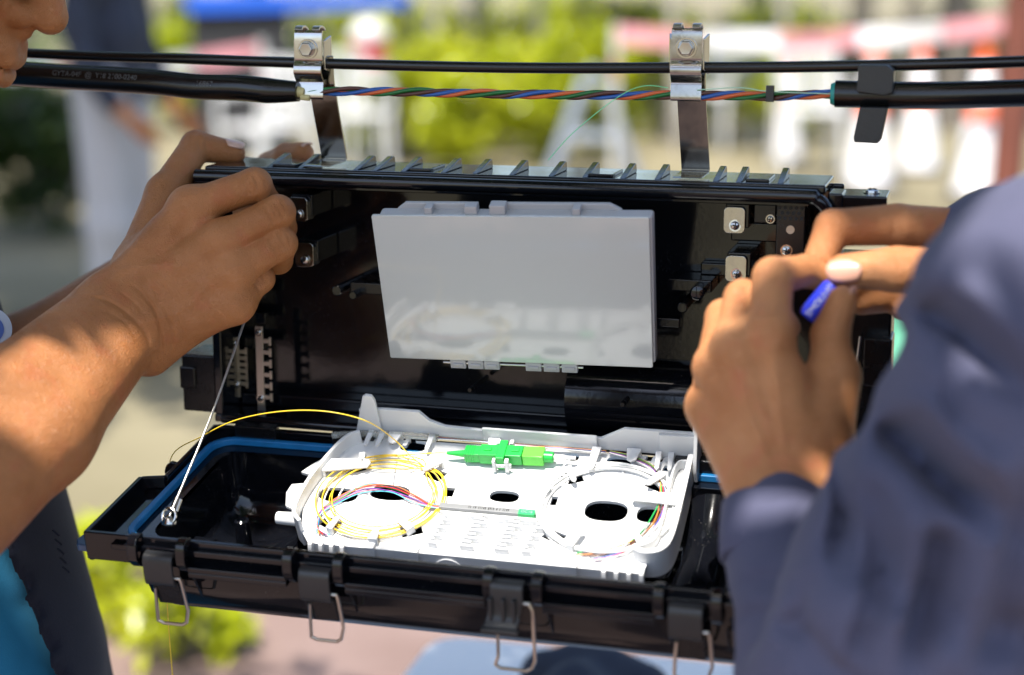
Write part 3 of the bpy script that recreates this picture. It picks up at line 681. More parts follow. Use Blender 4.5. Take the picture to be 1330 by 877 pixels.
# end walls
rw = spline([V(121, 12), V(121.5, 50), V(121, 84), V(117, 96), V(108, 99.5), V(101, 97)], 8)
m = MB(); m.strip(rw, -12, 9, 3.6, T); m.build('end_wall', 'white_abs', tr, 0.7)
rw2 = spline([V(119, 16), V(114, 18), V(112, 30), V(113, 60), V(112, 84), V(106, 92), V(100, 94)], 6)
m = MB(); m.strip(rw2, 0, 7, 1.4, T); m.build('inner_wall', 'white_abs', tr, 0.4)
lw = spline([V(-98, 14), V(-106, 22), V(-113, 45), V(-117, 70), V(-116, 92), V(-109, 101)], 8)
m = MB(); m.strip(lw, -12, 10, 2.6, T); m.build('end_wall', 'white_abs', tr, 0.7)
m = MB(); m.prism([(-100, 16), (-112, 26), (-124, 40), (-129, 48), (-122, 50), (-122, 58), (-131, 60), (-132, 68), (-128, 80), (-118, 84), (-116, 60), (-111, 38)], -2, 0.5, T); m.build('side_flap', 'white_abs', tr, 0.5)
m = MB(); m.cyl(T(-116, 89, -2), T(-131, 89, -2), 4.5, 4.0, 14); m.build('pivot_peg', 'white_abs', tr, 0.6)
# front edge
m = MB(); m.box(-100, 107.5, 107.6, 110.2, -15, 0.4, T); m.build('front_wall', 'white_abs', tr, 0.5)
m = MB(); m.cyl(T(-12, 110.2, -12), T(-12, 110.9, -12), 9.5, n=24); m.build('front_boss', 'white_abs', tr, 0.2)
for u in [-101+7*k for k in range(4)]+[84+7.5*k for k in range(4)]:
    m = MB(); m.prism([(107, 2), (113, 2), (114.5, -2), (114, -13), (111.4, -13), (111, -3), (107, -2)], u, u+2.6, lambda a, b, w: T(w, a, b)); m.build('comb_tooth', 'white_abs', tr, 0.3)
for a, b in ((-64, -58), (-46, -30), (62, 69)):
    m = MB(); m.box(a, b, 106, 112.6, -4.5, 3.0, T); m.build('lid_catch', 'white_abs', tr, 0.4)
# spools and their keepers
for c, r in ((LC, 29), (RC, 38), (RC, 41), (LC, 38)):
    pth = [(c[0]+r*math.cos(t), c[1]+r*0.98*math.sin(t)) for t in np.linspace(0, 2*math.pi, 64, endpoint=False)]
    m = MB(); m.strip(pth, 0, 0.9, 1.0, T, closed=True); m.build('spool_ridge', 'white_abs', tr, 0)
def keeper(u, v, ang, L=13, w=7, hgt=6):
    c, s = math.cos(R(ang)), math.sin(R(ang)); f = lambda a, b, z: T(u+a*c-b*s, v+a*s+b*c, z)
    m = MB(); m.prism([(0, -w/2), (L-2, -w/3), (L, 0), (L-2, w/3), (0, w/2)], hgt-1.6, hgt, f); m.box(-1.6, 0.4, -w/2, w/2, 0, hgt, f); m.build('fibre_keeper', 'white_abs', tr, 0.5)
for u, v, a, L, w in ((-112, 45, -10, 30, 12), (-91, 32, 75, 12, 4.5), (-38, 33, 130, 13, 5), (-90, 100, -75, 11, 4.5), (-60, 106, -90, 9, 6), (-40, 94, 215, 12, 6),
                      (118, 50, 178, 28, 11), (46, 30, 60, 14, 5), (105, 29, 125, 13, 6), (104, 90, 235, 12, 5), (62, 96, -70, 15, 5), (-75, 10, 90, 10, 9), (-8, 9, 90, 7, 8), (84, 9, 90, 11, 9), (60, 10, 90, 20, 6), (100, 10, 85, 16, 4), (108, 10, 85, 16, 4), (-92, 10, 90, 14, 4), (-84, 10, 90, 14, 4), (-50, 10, 90, 14, 4)):
    keeper(u, v, a, L, w)
# splice combs in the middle
for u0, w_ in ((-22, 2.5), (-2, 6), (20, 6), (37, 2.5)):
    m = MB()
    for k in range(8):
        v = 79+3.4*k; m.box(u0-k*0.5, u0-k*0.5+w_+(3 if k % 2 else 0), v, v+1.7, 0, 4.2, T)
    m.box(u0-4, u0-2.6, 78, 105, 0, 1.0, T); m.build('splice_comb', 'white_abs', tr, 0.2)
m = MB(); m.box(-29, 47, 40.5, 42, 0, 1.6, T); m.box(-30, -28.5, 41, 63, 0, 1.0, T); m.box(46, 47.5, 35, 55, 0, 1.2, T); m.build('floor_ridge', 'white_abs', tr, 0.2)
m = MB(); m.box(-26, 36, 74.5, 76, 0, 3, T); m.box(-26, 36, 68.6, 69.6, 0, 2, T)
for a in (-8, 12, 27): m.box(a, a+10, 76, 78.5, 0, 4, T)
m.build('splitter_holder', 'white_abs', tr, 0.3)
for q in ((79, 80.4, 22, 50), (73, 74.4, 72, 106)): m = MB(); m.box(*q, 0, 0.8, T); m.build('floor_ridge', 'white_abs', tr, 0.2)

# ------------------------------------------------------------------ green connector
mat('conn_green', (0.015, 0.42, 0.055), 0.32, bump=0.03, bscale=600); mat('conn_lime', (0.11, 0.62, 0.05), 0.32)
cn = empty('fibre_connector', T(0, 24, 2), 'green fibre connector and adapter clipped near the tray rear wall', 'connector')
a0, a1 = T(-25, 25, 6), T(33, 22, 6); CU = (a1-a0)/np.linalg.norm(a1-a0); CVv = TV-CU*(TV@CU); CVv /= np.linalg.norm(CVv)
def K(u, v, w): return a0+CU*u+CVv*v+TN*w
m = MB(); m.prism(roundrect(12, 40, -5.2, 5.2, 0.8, 2), -3.5, 4.5, K); ad = m.build('adapter_body', 'conn_green', cn, 0.6)
m = MB(); m.box(24, 29.5, -8.5, 9, -4, 5.6, K); m.build('adapter_flange', 'conn_green', cn, 0.6)
for u in (15, 33): m = MB(); m.box(u, u+5, -2, 1.2, 4.4, 5.2, K); m.build('key_slot', 'conn_green', ad, 0.2)
m = MB()
for s in (-1, 1): m.box(22, 24, s*9-2, s*9+2, -5, 4, K); m.box(30, 32.5, s*9-2, s*9+2, -5, 4, K); m.box(22, 34, s*9-1, s*9+1, -2, 0.5, K)
m.build('spring_clip', 'white_abs', cn, 0.4)
m = MB(); m.prism(roundrect(2, 14, -4.4, 4.4, 0.8, 2), -3.2, 3.6, K)
for k in range(4): m.box(3+1.6*k, 3.8+1.6*k, -4.7, 4.7, -3.4, 3.9, K)
m.build('plug', 'conn_green', cn, 0.4)
m = MB(); m.lathe([(0, 1.1), (8, 2.0), (11, 2.4), (12, 2.6)], K(-10, 0, 0), CU, 14); m.build('boot', 'conn_green', cn)
m = MB(); m.prism(roundrect(40.3, 54, -5.0, 5.0, 0.8, 2), -3.5, 4.2, K); m.build('plug', 'conn_lime', cn, 0.5)
m = MB(); m.lathe([(0, 3.6), (6, 3.4), (6.6, 2.4)], K(53.5, 0, 0), CU, 16); m.build('boot', 'conn_green', cn)
m = MB(); m.lathe([(0, 1.6), (14, 1.3)], K(60, 0, 0), CU, 12); m.build('boot_tail', 'white_abs', cn)

# ------------------------------------------------------------------ splitter module
mat('silver', (0.26, 0.265, 0.27), 0.35, metal=0.3, bump=0.05, bscale=300); mat('label_green', (0.02, 0.45, 0.12), 0.4)
sp = empty('fibre_splitter', T(3, 72, 2), 'slim silver splitter stick with small print and a green label at one end', 'splitter')
m = MB(); m.box(-27, 34, 70, 74.2, 1.0, 5.2, T); bd = m.build('splitter_body', 'silver', sp, 0.3)
m = MB(); m.box(24, 34.3, 69.8, 74.5, 0.8, 5.4, T); gl = m.build('end_label', 'label_green', sp, 0.2)
text_mesh('OC16', 3.0, 'print', mat('print_lime', (0.3, 0.9, 0.35), 0.5), gl, T(29.2, 72.1, 5.42), V(1,0,0), -TV, 0.06)
m = MB(); random.seed(3)
for k in range(26):
    if random.random() < .8: m.box(-8+k*1.05, -8+k*1.05+random.choice((.35, .6)), 71.0, 72.6+random.random()*.6, 5.2, 5.26, T)
m.build('print', 'hole_dark', bd)

# ------------------------------------------------------------------ fibres
def fibre(pts, r, c, label, n=10, name='optical_fibre', group=None, mm=None):
    m = MB(); m.tube(spline(pts, n), r, 7)
    nm = 'fibre_%.2f_%.2f_%.2f' % c
    if nm not in M: mat(nm, c, 0.35)
    o = m.build(name, nm, None, 0, 180); return tag(o, label, 'fibre', group)
YEL = (0.82, 0.56, 0.03)
rn = random.Random(5)
pts = [at(228, 930, 1135), at(224, 877, 1132), at(219, 815, 1130), at(216, 760, 1132), at(214, 700, 1140), at(218, 640, 1145), B(-214, 60, 3), at(262, 567, 1085), at(300, 548, 1072), at(345, 537, 1062), at(395, 533, 1056), at(440, 537, 1052), at(480, 549, 1050)]
u, v = tuv(512, 571, 14); pts.append(T(u, v, 14)); u, v = tuv(533, 592, 7); pts += [T(u, v, 7), T(-44, 40, 3.6)]
ph = R(-40)
for k in range(6*14):
    t = ph+2*math.pi*k/14; lp_ = k//14; rad = 37.0+(0.5, -4.4, 2.4, -2.0, 3.6, -6.4)[lp_]+1.5*math.sin(k*.37+lp_)+rn.uniform(-.25, .25); 
    ou = 1.6*math.sin(k*0.11); 
    pts.append(T(LC[0]-1+ou+rad*1.04*math.cos(t), LC[1]-1+rad*0.93*math.sin(t), 2.2+.5*lp_*.6+.5*math.sin(k*.5)))
pts += [T(-98, 42, 3), T(-75, 30, 3), T(-55, 26.5, 4), T(-42, 25.8, 5.6), K(-9, 0, 0)]
fibre(pts, 0.37, YEL, 'yellow fibre coiled on the white tray and running into the green connector', 7)
cols = [('blue', (0.02, 0.16, 0.55)), ('orange', (0.75, 0.2, 0.03)), ('green', (0.03, 0.4, 0.08)), ('brown', (0.16, 0.06, 0.03)), ('red', (0.6, 0.03, 0.04)), ('black', (0.01, 0.01, 0.01)), ('violet', (0.2, 0.05, 0.35)), ('pink', (0.8, 0.25, 0.35)), ('aqua', (0.1, 0.5, 0.6))]
for k, (nm, c) in enumerate(cols):
    o = k-4+rn.uniform(-.8, .8); z_ = rn.uniform(-.6, .9); w1, w2, w3 = (rn.uniform(-1.8, 1.8) for _ in range(3))
    fibre([T(-26, 72+o*.25, 3), T(-34, 71+o*.35, 3), T(-46, 66+o*.6+w1, 3.5+z_), T(-62, 60.5+o*.8+w2, 4+z_), T(-80, 62+o*.8+w3, 3.5), T(-94+w1, 72+o*.6+w2, 2.6), T(-101+w3, 84+o*.5, 2.2), T(-100, 97+o*.3, 2), T(-94+o, 104, 2)], 0.33, c, nm+' fibre leaving the splitter stick and curving across the yellow coil', 8)
for k in range(5):
    p = []
    for q in range(2*12):
        t = R(200)+2*math.pi*q/12; rad = 40+k*.8-1.6+1.6*math.sin(q*.45+k*2)
        p.append(T(RC[0]+rad*1.02*math.cos(t), RC[1]+rad*0.93*math.sin(t), 1.6+.5*k+.4*math.sin(q*.6)))
    if k == 0: p = [K(73, 0, 0), T(44, 24, 5), T(40, 34, 3)]+p
    fibre(p, 0.4, (0.78, 0.78, 0.76), 'white fibre looped round the spool beside the oval hole', 7, group='white loops on the tray')
rc_ = [('green', (0.03, 0.45, 0.1)), ('orange', (0.75, 0.25, 0.05)), ('black', (0.012, 0.012, 0.012)), ('brown', (0.2, 0.08, 0.04)), ('blue', (0.03, 0.12, 0.5)), ('red', (0.6, 0.03, 0.05)), ('white', (0.8, 0.8, 0.8)), ('grey', (0.35, 0.36, 0.37))]
for k, (nm, c) in enumerate(rc_):
    o = k-4+rn.uniform(-1, 1); w1, w2, w3 = (rn.uniform(-2, 2) for _ in range(3))
    fibre([T(68, 9+o*.3, 2.5), T(84, 14+o*.5, 3), T(100, 24+o*.6, 3), T(109+o*.4+w1, 44, 3), T(109+o*.8+w2, 66, 3), T(103+o*.9+w3, 84+o*.4, 2.8), T(94+o*.9+w1, 94+o*.7, 2.4), T(84+o*1.2, 99+o*.9+w2, 2), T(74+o*2.2, 103+o*.9+w3, 1.6)], 0.36, c, nm+' fibre of the bundle bending round the tray end with the oval hole', 8)
for k, (nm, c) in enumerate((('brown', (0.22, 0.10, 0.04)), ('orange', (0.75, 0.28, 0.06)), ('blue', (0.03, 0.10, 0.4)), ('black', (0.015, 0.015, 0.015)), ('white', (0.8, 0.8, 0.8)))):
    fibre([T(-46, 8.6+k*.5, 4), T(-20, 9.5+k*.5, 4+.3*k), T(10, 10+k*.4+(.8 if k % 2 else 0), 4.4), T(40, 9.5+k*.5, 4), T(66, 9+k*.6, 3.4)], 0.36, c, nm+' fibre running straight along the tray rear wall from the clear tube', 8)
m = MB(); m.tube(spline([T(-118, 15, 4), T(-100, 11, 4), T(-70, 9.8, 4.4), T(-46, 9.5, 4.2)], 8), 2.3, 12, cap=False)
tag(m.build('clear_tube', mat('clear_tube', (0.78, 0.80, 0.74), 0.15, trans=0.75, alpha=0.75), None, 0, 180), 'short clear sleeve tube lying along the tray rear wall', 'tube')

# ------------------------------------------------------------------ people
def skin_mat(name, c1, c2, red):
    m = bpy.data.materials.new(name); m.use_nodes = True; M[name] = m; nt = m.node_tree; L = nt.links; b = nt.nodes['Principled BSDF']
    tc = nt.nodes.new('ShaderNodeTexCoord')
    def noise(sc_, det=5, rough=0.55):
        n = nt.nodes.new('ShaderNodeTexNoise'); n.inputs['Scale'].default_value = sc_; n.inputs['Detail'].default_value = det; n.inputs['Roughness'].default_value = rough
        L.new(tc.outputs['Object'], n.inputs['Vector']); return n
    def mr(n, a, b_, lo=0.0, hi=1.0):
        r = nt.nodes.new('ShaderNodeMapRange'); r.inputs[1].default_value = a; r.inputs[2].default_value = b_; r.inputs[3].default_value = lo; r.inputs[4].default_value = hi
        L.new(n.outputs[0], r.inputs[0]); return r
    def mix(f, a, b_):
        x = nt.nodes.new('ShaderNodeMix'); x.data_type = 'RGBA'; L.new(f.outputs[0], x.inputs[0])
        for i, q in ((6, a), (7, b_)):
            if isinstance(q, tuple): x.inputs[i].default_value = (*q, 1)
            else: L.new(q.outputs[2], x.inputs[i])
        return x
    x1 = mix(mr(noise(28), .35, .65), c1, c2)
    x2 = mix(mr(noise(60, 3), .55, .8, 0, .55), x1, red)
    x3 = mix(mr(noise(700, 2), .62, .75, 0, .25), x2, tuple(c*.6 for c in c1))
    L.new(x3.outputs[2], b.inputs['Base Color'])
    b.inputs['Subsurface Weight'].default_value = 0.12; b.inputs['Subsurface Radius'].default_value = (1.0, 0.33, 0.16); b.inputs['Subsurface Scale'].default_value = 0.004
    r = mr(noise(160, 3), .3, .7, .40, .58); L.new(r.outputs[0], b.inputs['Roughness']); b.inputs['Specular IOR Level'].default_value = 0.33
    vo = nt.nodes.new('ShaderNodeTexVoronoi'); vo.feature = 'DISTANCE_TO_EDGE'; vo.inputs['Scale'].default_value = 620
    wp = noise(90, 3); ad = nt.nodes.new('ShaderNodeMixRGB'); ad.blend_type = 'ADD'; ad.inputs[0].default_value = 0.02
    L.new(tc.outputs['Object'], ad.inputs[1]); L.new(wp.outputs['Color'], ad.inputs[2]); L.new(ad.outputs[0], vo.inputs['Vector'])
    vr = mr(vo, 0.0, 0.25)
    n2 = noise(210, 4)
    b1 = nt.nodes.new('ShaderNodeBump'); b1.inputs['Strength'].default_value = 0.5; b1.inputs['Distance'].default_value = 0.0006; L.new(vr.outputs[0], b1.inputs['Height'])
    b2 = nt.nodes.new('ShaderNodeBump'); b2.inputs['Strength'].default_value = 0.35; b2.inputs['Distance'].default_value = 0.0012; L.new(n2.outputs['Fac'], b2.inputs['Height']); L.new(b1.outputs[0], b2.inputs['Normal'])
    L.new(b2.outputs[0], b.inputs['Normal'])
skin_mat('skin_tan', (0.31, 0.118, 0.037), (0.40, 0.165, 0.060), (0.40, 0.104, 0.042))
skin_mat('skin_warm', (0.43, 0.172, 0.064), (0.52, 0.235, 0.098), (0.54, 0.155, 0.078))
mat('nail', (0.60, 0.37, 0.28), 0.25, spec=0.6, sss=0.1, var=0.08, vscale=200); mat('nail_pale', (0.56, 0.29, 0.20), 0.34, spec=0.45, sss=0.1)
def cloth(name, c, weave=900, c2=None, rough=0.85):
    m = mat(name, c, rough, var=0.12 if not c2 else 0, vscale=9, spec=0.25, bump=0.25, bscale=weave, base2=c2)
    m.node_tree.nodes['Principled BSDF'].inputs['Sheen Weight'].default_value = 0.06
    return m
cloth('navy_vest', (0.007, 0.009, 0.020)); cloth('teal_shirt', (0.015, 0.16, 0.30)); cloth('slate_uniform', (0.064, 0.066, 0.112), c2=(0.088, 0.088, 0.142)); cloth('trousers', (0.03, 0.03, 0.035))
mat('hair', (0.012, 0.010, 0.009), 0.42, bump=0.5, bscale=260); mat('eye_white', (0.75, 0.73, 0.70), 0.15); mat('iris', (0.02, 0.012, 0.008), 0.1); mat('lip', (0.40, 0.16, 0.12), 0.4, sss=0.1)
def nail_patch(c, fwd, nrm, l, w, parent, m_):
    """a curved thin plate lying on a fingertip"""
    fwd = fwd/np.linalg.norm(fwd); nrm = nrm-fwd*(nrm@fwd); nrm /= np.linalg.norm(nrm); s = np.cross(fwd, nrm)
    m = MB(); A, N_ = 9, 9; vs = []
    for off in (0.0, -1.0):
        for i in range(A):
            for j in range(N_):
                a = -1+2*i/(A-1); b = -1+2*j/(N_-1)
                x = a*math.sqrt(1-0.42*b*b); y = b*math.sqrt(1-0.30*a*a)
                vs.append(c+fwd*x*l/2+s*y*w/2+nrm*(off-(0.9*b*b*w*0.16)-0.5*max(0, a)**2))
    q = []
    for k in range(2):
        for i in range(A-1):
            for j in range(N_-1):
                p = k*A*N_+i*N_+j; q.append((p, p+1, p+N_+1, p+N_) if k == 0 else (p+N_, p+N_+1, p+1, p))
    e = [i*N_ for i in range(A)]+[(A-1)*N_+j for j in range(1, N_)]+[i*N_+N_-1 for i in range(A-2, -1, -1)]+[j for j in range(N_-2, 0, -1)]
    for i in range(len(e)): a, b = e[i], e[(i+1) % len(e)]; q.append((a, b, b+A*N_, a+A*N_))
    m.add(vs, q); return m.build('nail', m_, parent, 0, 180)

def head_body(H, h=1.8, jaw=1.0):
    """H maps (forward, left, up) in mm to the world; returns a body grown as a head with a face"""
    O = H(0,0,0); A = np.stack([H(1,0,0)-O, H(0,1,0)-O, H(0,0,1)-O]); 
    b = Body(h, kc=14.0, kf=3.0, kj=5.0)
    E = lambda c, r, k=None, tilt=0: b.ell(H(*c), r, (np.array([[math.cos(tilt),0,math.sin(tilt)],[0,1,0],[-math.sin(tilt),0,math.cos(tilt)]])@A), 'core', k)
    E((-8, 0, 38), (98, 76, 88)); E((22, 0, -18), (70, 64, 84)); E((40, 0, -66), (46, 50, 40)); E((66, 0, -98), (20, 22, 16)); E((56, 0, -58), (38, 36, 34))
    for s in (-1, 1):
        E((62, s*38, -30), (26, 24, 30), 10); E((-8, s*73, -18), (20, 7, 32), 4, -.2); E((80, s*26, 20), (12, 24, 8), 8)
        b.cone(H(88, s*15, -36), H(94, s*9, -36), 7.5, 8.5, 'core', 4)                  # nose wings
        b.cone(H(84, s*22, -62), H(90, s*7, -58), 5, 7, 'core', 7)
        b.carve(H(88, s*31, 2), (11, 16, 9), A, 5)
        b.carve(H(101, s*6.5, -44), (6, 3.6, 5), A, 2)
    b.chain([H(86, 0, 14), H(98, 0, -12), H(107, 0, -32)], [8, 9, 11.5], 'core', 7)
    b.cone(H(92, 0, -40), H(94, 0, -46), 6, 6, 'core', 4)
    b.chain([H(78, 20, -68), H(92, 7, -65), H(93.5, 0, -66), H(92, -7, -65), H(78, -20, -68)], [3.5, 5.5, 5.2, 5.5, 3.5], 'core', 4)   # upper lip
    b.chain([H(77, 19, -74), H(89, 8, -77), H(90.5, 0, -78), H(89, -8, -77), H(77, -19, -74)], [3.0, 5.5, 6, 5.5, 3.0], 'core', 3)
    b.crease([H(74, 26, -71), H(88, 12, -71), H(96, 0, -71.5), H(88, -12, -71), H(74, -26, -71)], 1.8, 2.0)
    for s in (-1, 1): b.crease([H(90, s*19, -32), H(84, s*27, -48), H(76, s*31, -66)], 4.0, 1.6); b.crease([H(98, s*17, -30), H(92, s*21, -38), H(92, s*17, -45)], 2.4, 1.3)
    b.chain([H(-30, 0, -50), H(-45, 0, -120), H(-60, 0, -175)], [56, 54, 60], 'core', 22)
    return b
def hair_cap(H, parent, low=-10):
    O = H(0,0,0); A = np.stack([H(1,0,0)-O, H(0,1,0)-O, H(0,0,1)-O]); b = Body(3.2, kc=16.0)
    b.ell(H(-12, 0, 46), (102, 81, 88), A); b.ell(H(-40, 0, -6), (68, 77, 66), A)
    b.carve(H(96, 0, -30), (62, 90, 92), A, 6); b.carve(H(2, 86, -40), (34, 34, 44), A, 5); b.carve(H(2, -86, -40), (34, 34, 44), A, 5)
    b.fn = lambda D, X, Y, Z: D+1.6*np.sin(X*.23+Z*.1)*np.sin(Y*.27+Z*.15)
    return body_obj([b.mesh()], 'hair', 'hair', parent)
def eyes(H, parent):
    for s in (-1, 1):
        m = MB(); c = H(67, s*31, 2); f = H(1,0,0)-H(0,0,0); m.lathe([(-11, 0.2), (-8, 8), (0, 11.5), (6, 9.8), (9, 7), (11, 3), (11.5, .1)], c, f, 18); e = m.build('eye', 'eye_white', parent, 0, 180)
        m = MB(); m.lathe([(8.6, 7.4), (10.4, 5.4), (11.9, .1)], c, f, 16); m.build('iris', 'iris', e, 0, 180)

def add_hand(b, J, thumb, wrist, elbow, palm_r=11.0, fr=None, wr=(19, 25), tag_='a', side=None, so=(11, 14)):
    """J: four fingers as [mcp, pip, dip, tip]; wrist/elbow points; side: unit vector across the wrist"""
    fr = fr or [(11.5, 10.6, 9.2, 8.0), (11.8, 10.8, 9.4, 8.2), (11.2, 10.2, 8.8, 7.8), (10.2, 9.0, 7.8, 6.8)]
    for i, f in enumerate(J): b.chain(f, fr[i], tag_+str(i), 2.5)
    for i, f in enumerate(J):
        off = (i-1.5)/1.5
        b.cone(wrist+side*off*-13*1.0, f[0], wr[0]*0.72, fr[i][0]+0.6, 'core', 9)
    b.cone(J[0][0], J[3][0], 10.5, 9.5, 'core', 9)
    t = thumb; b.chain(t[1:], [11.5, 10.4, 8.2][:len(t)-1], tag_+'t', 3); b.cone(t[0], t[1], 17, 12.5, 'core', 10); b.cone(t[0], (J[0][0]*.55+t[0]*.45), 16, 11, 'core', 12)
    for s in (-1, 1):
        b.cone(wrist+side*s*so[0], wrist*.55+elbow*.45+side*s*so[1], wr[0], wr[1]+3, 'core', 14); b.cone(wrist*.55+elbow*.45+side*s*so[1], elbow+side*s*8, wr[1]+3, wr[1]+9, 'core', 14)

# ---- the person gripping the closure
pl_base = V(*at(-200, 600, 1080)[:2], GROUND)
pl = empty('person', pl_base, 'person in navy vest over a teal shirt gripping the closure shell with bare forearms', 'person')
D0 = 1083
wr = at(158, 412, 1072); el = at(-165, 742, 905)
ax = (el-wr)/np.linalg.norm(el-wr); sd_ = np.cross(ax, FW); sd_ /= np.linalg.norm(sd_)
if sd_@UP < 0: sd_ = -sd_                                          # towards the thumb side
J = [[at(247, 270, 1078), at(331, 240, 1072), at(345, 262, 1106), at(318, 275, 1124)],
     [at(290, 312, 1066), at(361, 276, 1068), at(366, 296, 1104), at(336, 305, 1122)],
     [at(303, 352, 1066), at(365, 316, 1070), at(362, 338, 1104), at(334, 345, 1118)],
     [at(303, 393, 1072), at(338, 362, 1080), at(330, 372, 1110), at(306, 372, 1118)]]
th = [at(182, 352, 1098), at(214, 252, 1130), at(255, 190, 1158), at(303, 199, 1166)]
b = Body(1.15, kj=6.0)
add_hand(b, J, th, wr, el, side=sd_, wr=(20, 27))
b.cone(J[3][0], wr-sd_*14, 11.5, 17, 'core', 9); b.cone(at(268, 402, 1078), at(196, 462, 1078), 11, 13, 'core', 12)
# knuckles, tendons, veins and skin folds
def up_(p, k): return p-FW*k
for f, r in zip(J, (11.5, 11.8, 11.2, 10.2)):
    b.ell(up_(f[0], r*.25), (9.5, 9.5, 9.5), None, 'core', 9)
    d = wr-f[0]; b.crease([up_(f[0]+d*.06, r+1.5), up_(f[0]+d*.30, r+2), up_(f[0]+d*.62, r+4)], 3.6, -0.5)
    pp = f[1]; d2 = (f[1]-f[0])/np.linalg.norm(f[1]-f[0]); s2 = np.cross(d2, FW); s2 /= np.linalg.norm(s2)
    for k in (-4.2, -1.0, 2.2): b.crease([pp+d2*k-s2*6-FW*8.5, pp+d2*k-FW*10.6, pp+d2*k+s2*6-FW*8.5], 1.2, 1.1)
    pass
sf = lambda pts, w, dep: b.crease([onbody(p) for p in pts], w, dep)
def wf(a, lat, h): return wr+ax*a+sd_*lat-FW*h
for a, dep, l in ((-3, 2.8, 28), (5, 1.6, 24), (-11, 1.6, 20), (-17, 1.3, 18), (11, 1.0, 18)):
    b.crease([wf(a+8*math.cos(t)*1.0-4, l*math.sin(t)*1.0, 24*math.cos(t*.92)) for t in np.linspace(-1.25, 1.25, 13)], 1.7, dep)
b.crease([at(150, 355, 1062), at(200, 345, 1056), at(245, 350, 1052)], 3, -.7); b.crease([at(200, 345, 1056), at(235, 318, 1054)], 2.6, -.6); b.crease([at(180, 420, 1050), at(240, 400, 1052), at(268, 370, 1054)], 2.6, -.6)
b.crease([th[2]+V(-5,0,9), th[2]+V(3,-6,8)], 1.2, .6)
rarm = b.mesh()
HF = [([(108, 384), (143, 393), (170, 412), (189, 434), (196, 455)], 2.6, 2.0), ([(168, 366), (190, 388), (204, 412), (209, 447), (207, 474)], 2.2, 1.7), ([(212, 398), (224, 428), (222, 464)], 2.0, 1.1), ([(152, 376), (172, 392), (188, 410)], 1.8, 1.0),
      ([(186, 366), (200, 378), (214, 394)], 1.7, .8), ([(130, 400), (160, 418), (178, 440)], 1.8, .8), ([(196, 356), (214, 372), (230, 398)], 1.6, .6), ([(226, 400), (236, 428), (234, 452)], 1.6, .7)]
for (cx, cy) in ((249, 272), (297, 311), (307, 353), (309, 390)):
    for k in (-11, -4, 4, 11): HF.append(([(cx-11+k*.2, cy+k-3), (cx+k*.3, cy+k*1.05+rn.uniform(-1.5, 1.5)), (cx+12, cy+k+3)], 1.7, .34))
    HF.append(([(cx+k*0-14, cy+14), (cx-4, cy+2), (cx+4, cy-12)], 1.6, .25))
for (cx, cy, a) in ((337, 236, 60), (363, 271, 68), (369, 312, 75), (340, 360, 75)):
    for k in (-7, -2, 4): c, s = math.cos(R(a)), math.sin(R(a)); HF.append(([(cx+k-c*11, cy-s*11), (cx+k+3, cy), (cx+k+c*11-2, cy+s*11)], 1.6, .8))
for k in range(26):                                                # fine skin lines across the back of the hand
    x, y = rn.uniform(190, 300), rn.uniform(290, 440); a = rn.uniform(.6, 1.2); l = rn.uniform(8, 20)
    HF.append(([(x-l*math.cos(a), y-l*math.sin(a)), (x+rn.uniform(-2, 2), y+rn.uniform(-2, 2)), (x+l*math.cos(a), y+l*math.sin(a))], 1.5, .28))
HF += [([(150, 352), (200, 342), (246, 348)], 4.5, -.8), ([(200, 342), (236, 316), (258, 296)], 4.0, -.6), ([(176, 424), (240, 402), (272, 366)], 4.0, -.7)]
HF += [([(262, 176), (258, 186), (262, 197)], 1.8, .8), ([(270, 177), (267, 187), (270, 198)], 1.6, .6)]
rarm = surface_folds(rarm, HF)
# the other arm, reaching behind the closure
lw_, le_ = at(226, 352, 1240), at(-190, 650, 1205)
ax2 = (le_-lw_)/np.linalg.norm(le_-lw_); s3 = np.cross(ax2, FW); s3 /= np.linalg.norm(s3)
J2 = [[at(322, 262, 1235), at(352, 216, 1232), at(372, 203, 1208), at(393, 199, 1196)], [at(330, 290, 1246), at(378, 262, 1246), at(385, 280, 1222), at(370, 290, 1216)],
      [at(326, 318, 1254), at(372, 300, 1256), at(378, 316, 1232), at(360, 322, 1226)], [at(318, 345, 1258), at(354, 336, 1258), at(358, 348, 1238), at(346, 352, 1232)]]
b = Body(2.2, kj=6.0); add_hand(b, J2, [at(262, 290, 1222), at(285, 250, 1212), at(300, 228, 1206), at(318, 218, 1200)], lw_, le_, side=s3, wr=(19, 25), tag_='b')
larm = b.mesh()
# head in profile, looking down at the work
yaw, pit = R(6), R(21)
hf = RT*math.cos(yaw)-V(FW[0], FW[1], 0)/np.linalg.norm(FW[:2])*math.sin(yaw); hu = V(0,0,1); hl = np.cross(hu, hf)
hf2 = hf*math.cos(pit)-hu*math.sin(pit); hu2 = hu*math.cos(pit)+hf*math.sin(pit)
HS = 1.02; tip = at(85, 34, 1062); HO = tip-(hf2*118-hu2*34)*HS
def H1(x, y, z): return HO+(hf2*x+hl*y+hu2*z)*HS
b = head_body(H1, 1.7); hd = b.mesh()
body = body_obj([rarm, larm, hd], 'body', 'skin_tan', pl, 1)
hair_cap(H1, pl); eyes(H1, pl)
# lips tinted as thin pieces of their own
nail_patch(th[3]+V(3.0,-2.2,8.4), th[3]-th[2], V(0.15,-0.35,1), 13, 11, body, 'nail')
nail_patch(J2[0][3]+V(1,0,7.4), J2[0][3]-J2[0][2], V(0,-0.1,1), 11, 10, body, 'nail')
